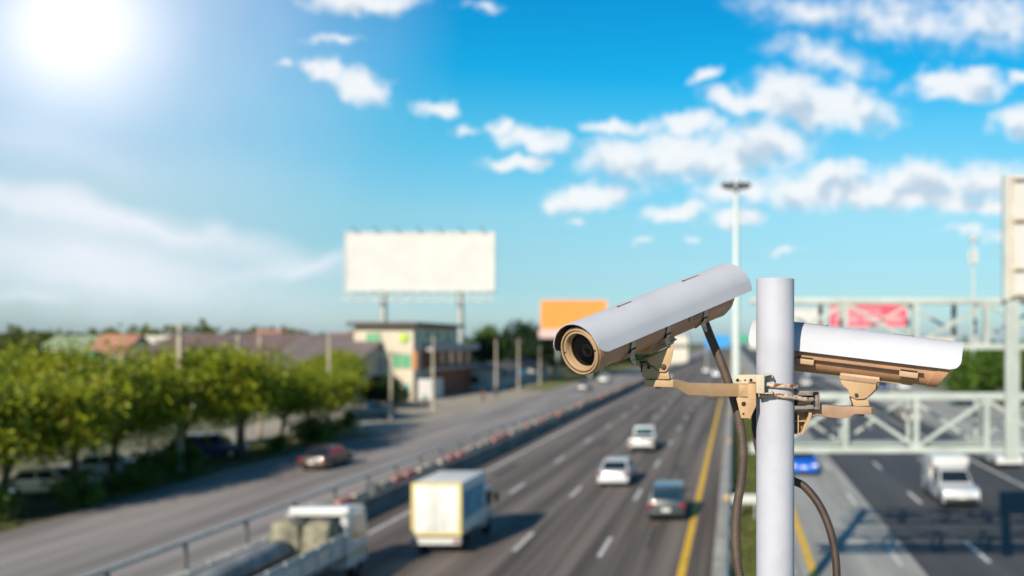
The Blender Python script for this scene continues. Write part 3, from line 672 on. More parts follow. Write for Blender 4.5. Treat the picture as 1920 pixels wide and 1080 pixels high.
gable('warehouse', P(470, 0, 112).x, P(640, 0, 112).x, 114, 140, 4.9, 9.2, 'grey_wall', 'grey_roof', 'warehouse with a grey-brown roof just left of the cream building', 'warehouse', wins=5)
gable('house', P(165, 0, 150).x, P(232, 0, 150).x, 150, 158, 6.6, 9.4, 'cream_wall', 'orange_roof', 'house with an orange tiled roof left of the mauve warehouse')
gable('house', P(240, 0, 175).x, P(330, 0, 175).x, 172, 180, 7.0, 9.3, 'cream_wall', 'pale_roof', 'low house with a pale roof behind the orange-roofed house')
gable('shed', P(95, 0, 128).x, P(150, 0, 128).x, 128, 134, 4.6, 6.8, 'teal_roof', 'teal_roof', 'teal metal shed at the left behind the roadside trees', 'shed')
gable('house', P(80, 0, 160).x, P(170, 0, 160).x, 160, 168, 7.4, 9.2, 'cream_wall', 'green_roof', 'house with a pale green roof at the far left')
gable('house', P(545, 0, 190).x, P(640, 0, 190).x, 205, 215, 8.0, 10.2, 'cream_wall', 'orange_roof', 'pinkish-roofed house behind the warehouses')
gable('house', P(462, 0, 180).x, P(505, 0, 180).x, 180, 190, 7.8, 10.6, 'cream_wall', 'orange_roof', 'small red-roofed house peeking between the two warehouse roofs')
gable('house', P(-60, 0, 100).x, P(75, 0, 100).x, 92, 100, 4.6, 5.9, 'cream_wall', 'pale_roof', 'low building with a pale flat roof at the left edge')

# cream corner building
cb = empty('corner_building', (-49.5, 124, 0), 'cream three-storey building with brown flat roof and green windows below the white billboard', 'building', world=True)
xa, xb = P(664, 0, 124).x, P(775, 0, 124).x     # front face
b = MB(); b.box(((xa + xb) / 2, 134, 5.2), (xb - xa, 20, 10.5)); b.build('wall', M['cream_wall'], cb)
b = MB(); b.box(((xa + xb) / 2 + .2, 133.6, 10.75), (xb - xa + 1.5, 22, .5)); b.build('roof', M['dark_roof'], cb, bevel=.08)
b = MB(); b.box((xb + .9, 138.4, 4.2), (1.8, 23, .35)); b.box((xb + .9, 138.4, 7.15), (1.8, 23, .5)); b.build('balcony_slab', M['grey_wall'], cb)
b = MB(); b.box((xb + 1.75, 138.4, 7.65), (.12, 23, .7)); b.build('balcony_parapet', M['grey_wall'], cb)
b = MB(); b.box((xb + .35, 138.4, 5.7), (.7, 22.6, 2.5)); b.build('upper_wall_panel', M['brick'], cb)
b = MB(); b.box((xb + .25, 141, 2.0), (.5, 17, 3.9)); b.build('ground_floor_wall', M['brick'], cb)
for k in range(5): b = MB(); b.box((xb + .76, 129.5 + 4.3 * k, 5.7), (.1, 1.7, 2.1)); b.build('window', M['dark_glass'], cb)
for k in range(4): b = MB(); b.box((xb + .03, 127 + 4.6 * k, 9.0), (.12, 2.6, 1.7)); b.build('window', M['leaf_o'] if 0 else M['green_glass'], cb)
def fwin(px0, px1, py0, py1, name='window', m='green_glass', d=.14):
    a = P(px0, py0, 123.95); c = P(px1, py1, 123.95)
    w = MB(); w.box(((a.x + c.x) / 2, 123.95, (a.z + c.z) / 2), (c.x - a.x, d, a.z - c.z)); o = w.build(name, M[m], cb)
    f = MB()
    for x in (a.x, (a.x + c.x) / 2, c.x): f.box((x, 123.84, (a.z + c.z) / 2), (.10, .1, a.z - c.z))
    for z in (a.z, c.z): f.box(((a.x + c.x) / 2, 123.82, z), (c.x - a.x + .1, .1, .10))
    f.build('frame', M['cream_wall'], o)
fwin(687, 714, 624, 646); fwin(737, 771, 664, 690); fwin(687, 712, 664, 690)
b = MB(); p = P(757, 634, 123.9); b.lathe([(-.08, 0), (-.08, .68), (0, .7), (0, 0)], 24, 'y', c=(p.x, 123.9, p.z)); o = b.build('round_logo_board', mat('logo_green', (.16, .42, .06), .6), cb)
b = MB(); b.lathe([(-.05, 0), (-.05, .36), (0, .38), (0, 0)], 20, 'y', c=(p.x - .12, 123.80, p.z + .1)); b.build('logo_mark', mat('logo_yellow', (.72, .62, .04), .6), o)
p = P(779, 650, 124); b = MB(); b.box((xb + .28, 123.9, 5.6), (.5, .3, 2.6)); b.build('corner_board', mat('orange_board', (.5, .18, .04), .7), cb)
b = MB(); b.box((xb + 1.2, 127.5, 1.5), (2.0, 5, 2.8)); b.build('entrance_box', M['white_sheet'], cb)
# shop row right of it
gable('shop_row', -47, -41.5, 150, 196, 3.4, 4.4, 'grey_wall', 'grey_roof', 'low grey-roofed row of shops right of the cream building', 'shops', ridge='y', wins=1)
for k in range(4):
    r = empty('market_umbrella', (-41 + .3 * k, 158 + 8 * k, 0), ['blue-grey awning umbrella nearest the cream building', 'second awning umbrella before the shop row', 'pale awning umbrella in the middle of the shop row', 'awning umbrella farthest along the shop row'][k], 'umbrella', 'awning umbrellas before the shops')
    b = MB(); b.lathe([(2.2, 1.6), (2.28, 1.6), (2.9, .08), (2.82, .05)], 8, 'z', sm=False); b.build('canopy', M[['grey_roof', 'blue_roof', 'pale_roof', 'grey_roof'][k]], r); b = MB(); b.cyl((0, 0, 0), (0, 0, 2.85), .04, 6); b.build('pole', M['galv'], r)
# far buildings down the road
fb = [(1240, 1290, 628, 330, 'pale_roof', 'low pale building far beyond the left security camera'), (1440, 1478, 622, 330, 'pale_roof', 'pale building hidden behind the camera post'), (1560, 1640, 626, 300, 'grey_wall', 'low grey building far away under the red billboard'), (1700, 1790, 632, 260, 'pale_roof', 'pale low building left of the bright green trees')]
for a_, c_, t_, Y, m, l in fb:
    p = P(a_, t_, Y); p2 = P(c_, t_, Y); r = empty('far_building', ((p.x + p2.x) / 2, Y, 0), l, 'building', world=True)
    b = MB(); b.box(((p.x + p2.x) / 2, Y + 5, p.z / 2), (p2.x - p.x, 10, p.z)); b.build('wall', M[m], r); b = MB(); b.box(((p.x + p2.x) / 2, Y + 5, p.z + .15), (p2.x - p.x + .6, 10.6, .3)); b.build('roof', M['grey_roof'], r)
    for k in range(5): b = MB(); b.box((p.x + (p2.x - p.x) * (k + .5) / 5, Y - .04, p.z * .6), (1.4, .1, 1.4)); b.build('window', M['dark_glass'], r)

# ------------------------------------------------------------------ vehicles (front towards +y in local space)
def wheel(root, x, y, r=.33, w=.22):
    b = MB(); b.lathe([(-w / 2, r * .6), (-w / 2, r * .9), (-w / 2 + .03, r), (w / 2 - .03, r), (w / 2, r * .9), (w / 2, r * .6)], 20, 'x', c=(x, y, r)); o = b.build('wheel', M['tyre'], root)
    b = MB(); s_ = 1 if x > 0 else -1; b.lathe([(s_ * (w / 2 - .03), 0), (s_ * (w / 2 - .02), r * .3), (s_ * (w / 2 - .05), r * .62)], 16, 'x', c=(x, y, r)); b.build('rim', M['rim'], o)
def arch(yc, r, z0): return [(yc + r * math.cos(a), z0 + r * math.sin(a)) for a in [math.pi * k / 6 for k in range(7)]]
SH = {  # body profile (y, z) above the sills and glasshouse (bottom y0,y1, top y0,y1, ztop), length L, width w
 'sedan': dict(L=4.4, w=1.74, top=[(2.15, .62), (2.05, .74), (1.1, .90), (-1.45, .95), (-2.1, .90), (-2.18, .6)], g=(-1.65, 1.15, -1.05, .35, 1.44), wy=1.32, belt=.90),
 'hatch': dict(L=4.1, w=1.74, top=[(2.0, .62), (1.9, .78), (1.1, .95), (-1.8, 1.0), (-2.0, .95), (-2.05, .6)], g=(-1.95, 1.2, -1.7, .45, 1.55), wy=1.25, belt=.95),
 'pickup': dict(L=5.1, w=1.82, top=[(2.5, .7), (2.4, .95), (1.35, 1.06), (-2.35, 1.05), (-2.55, 1.05), (-2.58, .6)], g=(-.55, 1.4, -.4, .7, 1.75), wy=1.55, belt=1.05),
 'suv': dict(L=4.7, w=1.85, top=[(2.3, .7), (2.2, .95), (1.2, 1.08), (-2.1, 1.1), (-2.28, 1.05), (-2.33, .6)], g=(-2.2, 1.35, -1.95, .6, 1.78), wy=1.4, belt=1.08),
 'van': dict(L=5.0, w=1.9, top=[(2.45, .75), (2.35, 1.0), (1.7, 1.15), (-2.35, 1.2), (-2.45, 1.15), (-2.48, .5)], g=(-2.4, 1.75, -2.3, .9, 2.25), wy=1.5, belt=1.18),
}
def car(kind, paint, loc, label, rz=0, group=None, name=None, roofpaint=None):
    k = SH[kind]; w = k['w'] / 2; r0 = .33 if kind != 'pickup' else .37
    root = empty(name or {'sedan': 'car', 'hatch': 'car', 'pickup': 'pickup_truck', 'suv': 'car', 'van': 'van'}[kind], loc, label, 'van' if kind == 'van' else 'pickup' if kind == 'pickup' else 'car', group, rz=rz)
    y1 = k['top'][0][0]; y0 = k['top'][-1][0]; wy = k['wy']
    prof = k['top'] + [(y0, .28)] + list(reversed(arch(-wy, r0 + .06, .28))) + list(reversed(arch(wy, r0 + .06, .28))) + [(y1, .28)]
    b = MB(); b.prism(prof, -w, w, 'x'); b.build('body', M['car_' + paint], root, bevel=.06, angle=25)
    a0, a1, t0, t1, zt = k['g']; zb = k['belt'] - .01; wt_ = w * .78; wb_ = w * .94
    def loft(mb, A, B, e=0):
        (ya, yb, wa, za), (yc, yd, wc, zc) = A, B
        mb.add([(-wa, ya, za), (wa, ya, za), (wa, yb, za), (-wa, yb, za), (-wc, yc, zc), (wc, yc, zc), (wc, yd, zc), (-wc, yd, zc)], [(3, 2, 1, 0), (4, 5, 6, 7), (0, 1, 5, 4), (1, 2, 6, 5), (2, 3, 7, 6), (3, 0, 4, 7)])
    b = MB(); loft(b, (a0, a1, wb_, zb), (t0, t1, wt_, zt)); cab = b.build('cabin', M['car_' + (roofpaint or paint)], root, bevel=.07, angle=20)
    def lerp(u): return (a0 + (t0 - a0) * u, a1 + (t1 - a1) * u, wb_ + (wt_ - wb_) * u, zb + (zt - zb) * u)
    e = .012
    A = lerp(.12); B = lerp(.86)
    for nm, q in (('windscreen', [(-A[2] * .9, A[1] + e, A[3]), (A[2] * .9, A[1] + e, A[3]), (B[2] * .9, B[1] + e, B[3]), (-B[2] * .9, B[1] + e, B[3])]),
                  ('rear_window', [(-A[2] * .88, A[0] - e, A[3]), (A[2] * .88, A[0] - e, A[3]), (B[2] * .86, B[0] - e, B[3]), (-B[2] * .86, B[0] - e, B[3])])):
        d = -e * 2 if nm == 'windscreen' else e * 2
        b = MB(); b.add(q + [(x, y + d, z) for x, y, z in q], [(0, 1, 2, 3), (7, 6, 5, 4), (0, 1, 5, 4), (1, 2, 6, 5), (2, 3, 7, 6), (3, 0, 4, 7)]); b.build(nm, M['glass_car'], root)
    for s_ in (-1, 1):
        for f0, f1 in ((.08, .48), (.52, .9)) if kind not in ('pickup',) else ((.1, .9),):
            pts = []
            for u, ff in ((.12, f0), (.12, f1), (.86, f1), (.86, f0)):
                Lp = lerp(u); pts.append((s_ * (Lp[2] + e), Lp[0] + (Lp[1] - Lp[0]) * ff, Lp[3]))
            b = MB(); b.add(pts + [(x - s_ * e * 2, y, z) for x, y, z in pts], [(0, 1, 2, 3), (7, 6, 5, 4), (0, 1, 5, 4), (1, 2, 6, 5), (2, 3, 7, 6), (3, 0, 4, 7)]); b.build('side_window', M['glass_car'], root)
        for yy_ in (-wy, wy): wheel(root, s_ * (w - .12), yy_, r0)
        b = MB(); b.box((s_ * (w - .2), y1 - .02, .68), (.34, .12, .16)); b.build('headlight', M['head_lamp'], root, bevel=.02)
        b = MB(); b.box((s_ * (w - .14), y0 + .03, .78), (.24, .12, .20)); b.build('tail_light', M['red_lamp'], root, bevel=.02)
        b = MB(); b.box((s_ * (w + .09), a1 - .35, zb + .08), (.16, .12, .14)); b.build('mirror', M['blackp'], root, bevel=.02)
    for yy_, n in ((y1 + .01, 'front_bumper'), (y0 - .01, 'rear_bumper')):
        b = MB(); b.box((0, yy_, .42), (w * 1.86, .14, .2)); o = b.build(n, M['blackp'] if kind in ('pickup', 'van') else M['car_' + paint], root, bevel=.04)
        b = MB(); sg_ = 1 if yy_ > 0 else -1; b.box((0, yy_ + sg_ * .06, .58 if n[0] == 'f' else .6), (.38, .04, .14)); b.build('number_plate', M['plate'], o)
    if kind == 'pickup':
        b = MB(); b.box((0, (y0 + a0) / 2, 1.056), (w * 1.7, (a0 - y0) * .9, .02)); b.build('cargo_bed', M['blackp'], root)
    if kind == 'van':
        b = MB(); b.box((0, y1 + .005, .82), (w * 1.1, .06, .16)); b.build('grille', M['blackp'], root)
    return root
PI = math.pi
car('hatch', 'dark', (-3.1, 42.3, 0), 'dark blue-black car near the yellow line, closest car in its carriageway')
car('sedan', 'silver', (-6.85, 52, 0), 'silver-white sedan ahead of the box truck in the middle lane')
car('pickup', 'white', (-6.9, 68, 0), 'white pickup truck beyond the silver sedan, just right of middle lane dashes')
car('sedan', 'brown', (-2.9, 132, 0), 'brown car far away beside the yellow line below the bracket arm')
car('hatch', 'white', (-7.2, 232, 0), 'tiny white car far down the highway left of the conduit')
car('sedan', 'white', (-14.2, 190, 0), 'tiny white car far away in the leftmost highway lane')
car('suv', 'silver', (-4, 205, 0), 'tiny silver car far away behind the bracket arm')
car('sedan', 'maroon', (-26.9, 58.2, 0), 'dark maroon sedan driving on the frontage road beside the trees')
car('sedan', 'grey', (-25.2, 149, 0), 'grey car far along the frontage road under the camera lens')
car('pickup', 'white', (-25.8, 176, 0), 'white pickup far along the frontage road')
car('suv', 'navy', (-37.2, 62.5, -.01), 'blue car parked under the trees left of the clear trunk', rz=R(-70))
car('sedan', 'silver', (-38.2, 53.8, -.01), 'pale silver car parked in deep shade under the left trees', rz=R(-65))
car('sedan', 'cream', (-37.2, 47.8, -.01), 'cream car parked nearest the left edge under the trees', rz=R(-75))
car('pickup', 'grey', (-39.6, 96, -.01), 'grey pickup parked on the beige paving before the trees', rz=R(-60))
car('hatch', 'blue', (4.3, 56.0, 0), 'bright blue car coming towards us just right of the camera post', rz=PI)
pk = car('pickup', 'silver', (11.3, 46.1, 0), 'silver pickup with a tall white cargo canopy coming towards us under the gantry', rz=PI)
b = MB(); b.prism([(-2.5, 1.07), (-.62, 1.07), (-.5, 1.78), (.25, 1.78), (.3, 2.3), (-2.5, 2.32)], -.93, .93, 'x'); b.build('cargo_canopy', M['car_white'], pk, bevel=.05)
car('sedan', 'white', (18.0, 59.5, 0), 'white car cut by the right edge of the picture', rz=PI)
car('sedan', 'cream', (18.2, 92, 0), 'cream car seen through the lower gantry truss', rz=PI)
car('hatch', 'white', (13.4, 165, 0), 'white car seen under the right security camera, left of the swivel bracket', rz=PI)
car('suv', 'navy', (24.5, 146, 0), 'dark blue car far away right of the swivel bracket', rz=PI)
car('suv', 'white', (29, 152, 0), 'white car far away beside the dark blue car', rz=PI)
car('van', 'white', (9.0, 200, 0), 'tiny white van far off in the opposite carriageway', rz=PI)

# box truck
bt = empty('box_truck', (-11.45, 33.9, 0), 'small white box truck with yellow-edged rear doors and blue side in the second lane', 'truck', world=True)
TX, TY = -11.45, 33.9
b = MB(); b.box((TX, TY + 1.65, 1.83), (1.92, 3.3, 2.02)); bx = b.build('cargo_box', M['truck_white'], bt, bevel=.02)
b = MB(); fy = TY - .02
for x in (-.92, .92): b.box((TX + x, fy, 1.83), (.09, .05, 2.02))
for z in (.87, 2.79): b.box((TX, fy, z), (1.75, .05, .09))
b.build('door_frame', mat('yellow_trim', (.62, .48, .12), .6), bx)
for s_ in (-1, 1):
    b = MB(); b.box((TX + s_ * .43, fy - .002, 1.83), (.82, .035, 1.80)); d = b.build('rear_door', M['truck_white'], bx, bevel=.008)
    b = MB()
    for xx in (.12, .3): b.cyl((TX + s_ * xx, fy - .05, .98), (TX + s_ * xx, fy - .05, 2.68), .02, 6)
    b.build('lock_bar', M['truck_white'], d)
    b = MB(); b.box((TX + s_ * .8, fy - .1, .62), (.22, .05, .12)); b.build('tail_light', M['red_lamp'], bt)
b = MB(); b.box((TX + .975, TY + 1.6, 1.9), (.02, 2.7, 1.1)); b.build('side_graphic', mat('blue_side', (.02, .22, .42), .5, scale=1.6, col2=(.10, .35, .42)), bx)
b = MB(); b.box((TX, fy - .04, .62), (1.9, .12, .26)); b.build('rear_bumper', M['white_sheet'], bt, bevel=.02)
b = MB(); b.box((TX, TY + 2.3, .66), (1.0, 4.3, .2)); b.build('chassis', M['blackp'], bt)
b = MB(); b.prism([(TY + 3.38, .45), (TY + 4.75, .45), (TY + 4.75, 1.15), (TY + 4.45, 2.05), (TY + 3.38, 2.1)], TX - .88, TX + .88, 'x'); b.build('cab', M['car_white'], bt, bevel=.06)
for s_ in (-1, 1):
    b = MB(); b.prism([(TY + 3.6, 1.25), (TY + 4.55, 1.25), (TY + 4.34, 1.9), (TY + 3.6, 1.92)], TX + s_ * .885, TX + s_ * .9, 'x'); b.build('side_window', M['glass_car'], bt)
    b = MB(); b.box((TX + s_ * 1.1, TY + 4.5, 1.5), (.16, .1, .38)); b.cyl((TX + s_ * .88, TY + 4.5, 1.6), (TX + s_ * 1.1, TY + 4.5, 1.6), .02, 6); b.build('mirror', M['blackp'], bt)
def wwheel(root, x, y, r=.38, w=.25):
    b = MB(); b.lathe([(-w / 2, r * .6), (-w / 2, r * .9), (-w / 2 + .03, r), (w / 2 - .03, r), (w / 2, r * .9), (w / 2, r * .6)], 20, 'x', c=(x, y, r)); o = b.build('wheel', M['tyre'], root)
    s_ = 1; b = MB(); b.lathe([(w / 2 - .1, 0), (w / 2 - .08, r * .62)], 16, 'x', c=(x, y, r)); b.build('rim', M['rim'], o)
for x in (-.78, .78):
    for y in (.85, 4.0): wwheel(bt, TX + x, TY + y)
b = MB(); b.box((TX, TY + 4.76, .5), (1.7, .1, .25)); b.build('front_bumper', M['blackp'], bt)

# stake truck bottom left
st = empty('stake_truck', (-14.2, 24.5, 0), 'white open truck with slatted sides at the bottom left, loaded with canvas', 'truck', world=True)
SX, SY = -14.2, 30.2
b = MB(); b.prism([(SY - .1, .5), (SY + 1.5, .5), (SY + 1.55, 1.3), (SY + 1.25, 2.5), (SY - .1, 2.62)], SX - 1.02, SX + 1.02, 'x'); b.build('cab', M['car_white'], st, bevel=.07)
b = MB(); b.box((SX, SY - .12, 2.05), (1.5, .04, .62)); b.build('rear_window', M['glass_car'], st)
for s_ in (-1, 1):
    b = MB(); b.prism([(SY + .2, 1.45), (SY + 1.3, 1.45), (SY + 1.1, 2.2), (SY + .2, 2.25)], SX + s_ * 1.025, SX + s_ * 1.04, 'x'); b.build('side_window', M['glass_car'], st)
    b = MB(); b.box((SX + s_ * 1.0, SY + .6, .95), (.1, 1.6, .07)); b.build('trim_strip', mat('amber_strip', (.55, .36, .12), .6), st)
b = MB(); b.box((SX, SY - 3.4, .98), (2.1, 6.3, .16)); b.build('bed_floor', M['galv_dark'], st)
for s_ in (-1, 1):
    b = MB()
    for z in (1.16, 1.36, 1.56, 1.74): b.box((SX + s_ * 1.06, SY - 3.4, z), (.05, 6.2, .16))
    for k in range(7): b.box((SX + s_ * 1.11, SY - .5 - 1.0 * k, 1.45), (.05, .08, .82))
    b.build('side_panel', M['white_sheet'], st)
b = MB(); b.box((SX, SY - .3, 2.42), (2.1, .08, .1)); b.box((SX - 1, SY - .3, 1.75), (.08, .08, 1.4)); b.box((SX + 1, SY - .3, 1.75), (.08, .08, 1.4)); b.build('headboard_frame', M['white_sheet'], st)
b = MB(); b.box((SX, SY - 2.5, .72), (.9, 7.5, .26)); b.build('chassis', M['blackp'], st)
for x in (-.85, .85):
    for y in (.75, -4.6): wwheel(st, SX + x, SY + y, .42)
def lumpy(name, c, d, m, label, cat, seed, sub=3):
    bm = bmesh.new(); bmesh.ops.create_icosphere(bm, subdivisions=sub, radius=1)
    for v in bm.verts:
        n = mnoise.fractal(v.co * 1.7 + Vector((seed, 0, 0)), 1, 2, 4)
        q = Vector([abs(t) ** .5 * (1 if t > 0 else -1) for t in v.co]); v.co = Vector((q.x * d[0], q.y * d[1], q.z * d[2])) * (1 + .18 * n)
    me = bpy.data.meshes.new(name); bm.to_mesh(me); bm.free(); me.materials.append(m)
    for p in me.polygons: p.use_smooth = True
    o = bpy.data.objects.new(name, me); C.objects.link(o); o.location = c; return tag(o, label, cat)
lumpy('canvas_bundle', (SX - .55, SY - 1.0, 1.72), (.5, .55, .68), M['tarp'], 'grey-green canvas bundle behind the truck cab, the left one', 'bundle', 1)
lumpy('canvas_bundle', (SX + .45, SY - .9, 1.72), (.48, .5, .62), M['tarp'], 'grey-green canvas bundle behind the truck cab, the right one', 'bundle', 5)
b = MB(); b.tube([(SX - .5, SY - 1.7, 1.55), (SX - .52, SY - 3.2, 1.58), (SX - .5, SY - 4.8, 1.56), (SX - .5, SY - 6.4, 1.55)], [.34, .37, .36, .33], 18); tag(b.build('fabric_roll', M['roll'], bevel=.05), 'long grey fabric roll lying on the open truck bed', 'roll')

# ------------------------------------------------------------------ people (far away)
def person(x, y, shirt, label, rz=0):
    r = empty('person', (x, y, -.004), label, 'person', rz=rz)
    def skin(name, pts, edges, rad, m):
        me = bpy.data.meshes.new(name); me.from_pydata(pts, edges, []); o = bpy.data.objects.new(name, me); C.objects.link(o); o.parent = r; me.materials.append(m)
        md = o.modifiers.new('skin', 'SKIN'); md.use_smooth_shade = True; o.modifiers.new('sub', 'SUBSURF').levels = 1
        for i, q in enumerate(rad): me.skin_vertices[0].data[i].radius = (q, q * .85)
        me.skin_vertices[0].data[0].use_root = True; return o
    pts = [(0, 0, .92), (0, 0, 1.15), (0, 0, 1.38), (0, 0, 1.50), (0, .01, 1.60), (0, .02, 1.68),
           (.18, 0, 1.40), (.24, .02, 1.14), (.25, .10, .90), (-.18, 0, 1.40), (-.24, .0, 1.14), (-.25, .06, .90),
           (.10, 0, .85), (.11, .06, .48), (.11, .02, .08), (.11, .14, .04), (-.10, 0, .85), (-.11, -.06, .48), (-.11, -.10, .08), (-.11, .02, .04)]
    ed = [(0, 1), (1, 2), (2, 3), (3, 4), (4, 5), (2, 6), (6, 7), (7, 8), (2, 9), (9, 10), (10, 11), (0, 12), (12, 13), (13, 14), (14, 15), (0, 16), (16, 17), (17, 18), (18, 19)]
    skin('body', pts, ed, [.13, .12, .14, .055, .09, .085, .06, .042, .035, .06, .042, .035, .085, .055, .04, .04, .085, .055, .04, .04], M['skin'])
    skin('shirt', [(0, 0, .95), (0, 0, 1.2), (0, 0, 1.39), (.19, 0, 1.41), (.235, .01, 1.2), (-.19, 0, 1.41), (-.235, 0, 1.2)], [(0, 1), (1, 2), (2, 3), (3, 4), (2, 5), (5, 6)], [.17, .15, .165, .085, .065, .085, .065], shirt)
    skin('trousers', [(0, 0, .93), (.10, 0, .85), (.11, .06, .48), (.11, .02, .12), (-.10, 0, .85), (-.11, -.06, .48), (-.11, -.10, .12)], [(0, 1), (1, 2), (2, 3), (0, 4), (4, 5), (5, 6)], [.15, .11, .08, .065, .11, .08, .065], M['jeans'])
    b = MB(); b.lathe([(1.60, .10), (1.68, .11), (1.74, .09), (1.775, .0)], 12, 'z', c=(0, .0, 0)); b.build('hair', M['black'], r)
person(-38.6, 110, M['teal_cloth'], 'person in a teal shirt standing on the paving before the cream building', .6)
person(-34.2, 120, M['red_cloth'], 'person in a red shirt at the edge of the frontage road', 2.)
person(-34.6, 128, M['green_cloth'], 'person in dark clothes beyond the one in red', 1.)
r = empty('banner_sign', (P(763, 0, 112).x, 112, 0), 'upright pale green banner sign before the dark tree by the building', 'sign'); b = MB(); b.box((0, 0, 2.1), (.7, .08, 1.9)); b.build('panel', mat('pale_green', (.25, .5, .38), .6), r); b = MB(); b.cyl((0, .07, 0), (0, .07, 3.0), .04, 6); b.build('pole', M['galv'], r)

# ------------------------------------------------------------------ FOREGROUND: post, two cameras, clamps, conduits
PY = 2.09; PR = .0452
PX = (1453.5 - VX) / F * PY
ptop = P(0, 523, PY).z
post = empty('steel_post', (PX, PY, -.02), 'thick pale lavender-white steel post carrying both security cameras', 'post', world=True)
b = MB(); b.lathe([(0.0, PR), (ptop - .001, PR), (ptop, PR - .001), (ptop, PR - .005), (ptop - .06, PR - .005)], 64, 'z', c=(PX, PY, 0)); b.build('tube', M['post'], post)
b = MB(); b.lathe([(0.0, PR + .1), (.02, PR + .1), (.02, PR + .004)], 32, 'z', c=(PX, PY, -.01)); b.build('base_plate', M['galv'], post)

def frame(pf, pr):
    f = (pf - pr).normalized(); z = Vector((0, 0, 1)); z = (z - f * z.dot(f)).normalized(); y = z.cross(f)
    m = Matrix((f, y, z)).transposed().to_4x4(); m.translation = pf; return m, (pf - pr).length
def hood(mb_out, mb_in, L, side, x_front=.012, grow=.05, r=.0640, skirt=.003, slant=0.0):
    # cross section: angle list then skirts
    sec = []
    n = 28
    a0 = R(20); ex = r * 1.045; z0 = r * math.sin(a0); y0 = r * math.cos(a0)
    for i in range(6): t = i / 6; sec.append((-(ex + (y0 - ex) * t), -skirt + (skirt + z0) * t))
    for i in range(n + 1): a = math.pi - a0 - (math.pi - 2 * a0) * i / n; sec.append((r * math.cos(a), r * math.sin(a)))
    for i in range(1, 7): t = i / 6; sec.append((y0 + (ex - y0) * t, z0 - (skirt + z0) * t))
    nx = 40; T = .0018
    def xr(z, front):
        lo = z + skirt      # height over lower edge
        rad = .024
        if lo < rad:
            d = rad - math.sqrt(max(0, rad * rad - (rad - lo) ** 2))
            return -d if front else d * .35
        return 0
    vo = []; vi = []
    for i in range(nx + 1):
        for (y, z) in sec:
            xf = x_front + xr(z, True) + slant * min(0, z); xb = -L + xr(z, False)
            x = xf + (xb - xf) * i / nx; g_ = 1 + grow * (i / nx)
            q = Vector((0, y, z)); nn = Vector((0, y, max(z, 0))).normalized()
            vo.append((x, y * g_, z * g_)); vi.append((x, (y - nn.y * T) * g_, (z - nn.z * T) * g_))
    m = len(sec); fs = [(i * m + k, i * m + k + 1, (i + 1) * m + k + 1, (i + 1) * m + k) for i in range(nx) for k in range(m - 1)]
    mb_out.add(vo, fs, True)
    mb_in.add(vi, fs, True)
    # rim between outer and inner
    rim = [k for k in range(m)] + [(i + 1) * m - 1 for i in range(1, nx + 1)] + [nx * m + k for k in range(m - 2, -1, -1)] + [i * m for i in range(nx - 1, 0, -1)]
    vs = [vo[k] for k in rim] + [vi[k] for k in rim]; c = len(rim)
    mb_out.add(vs, [(i, (i + 1) % c, (i + 1) % c + c, i + c) for i in range(c)])

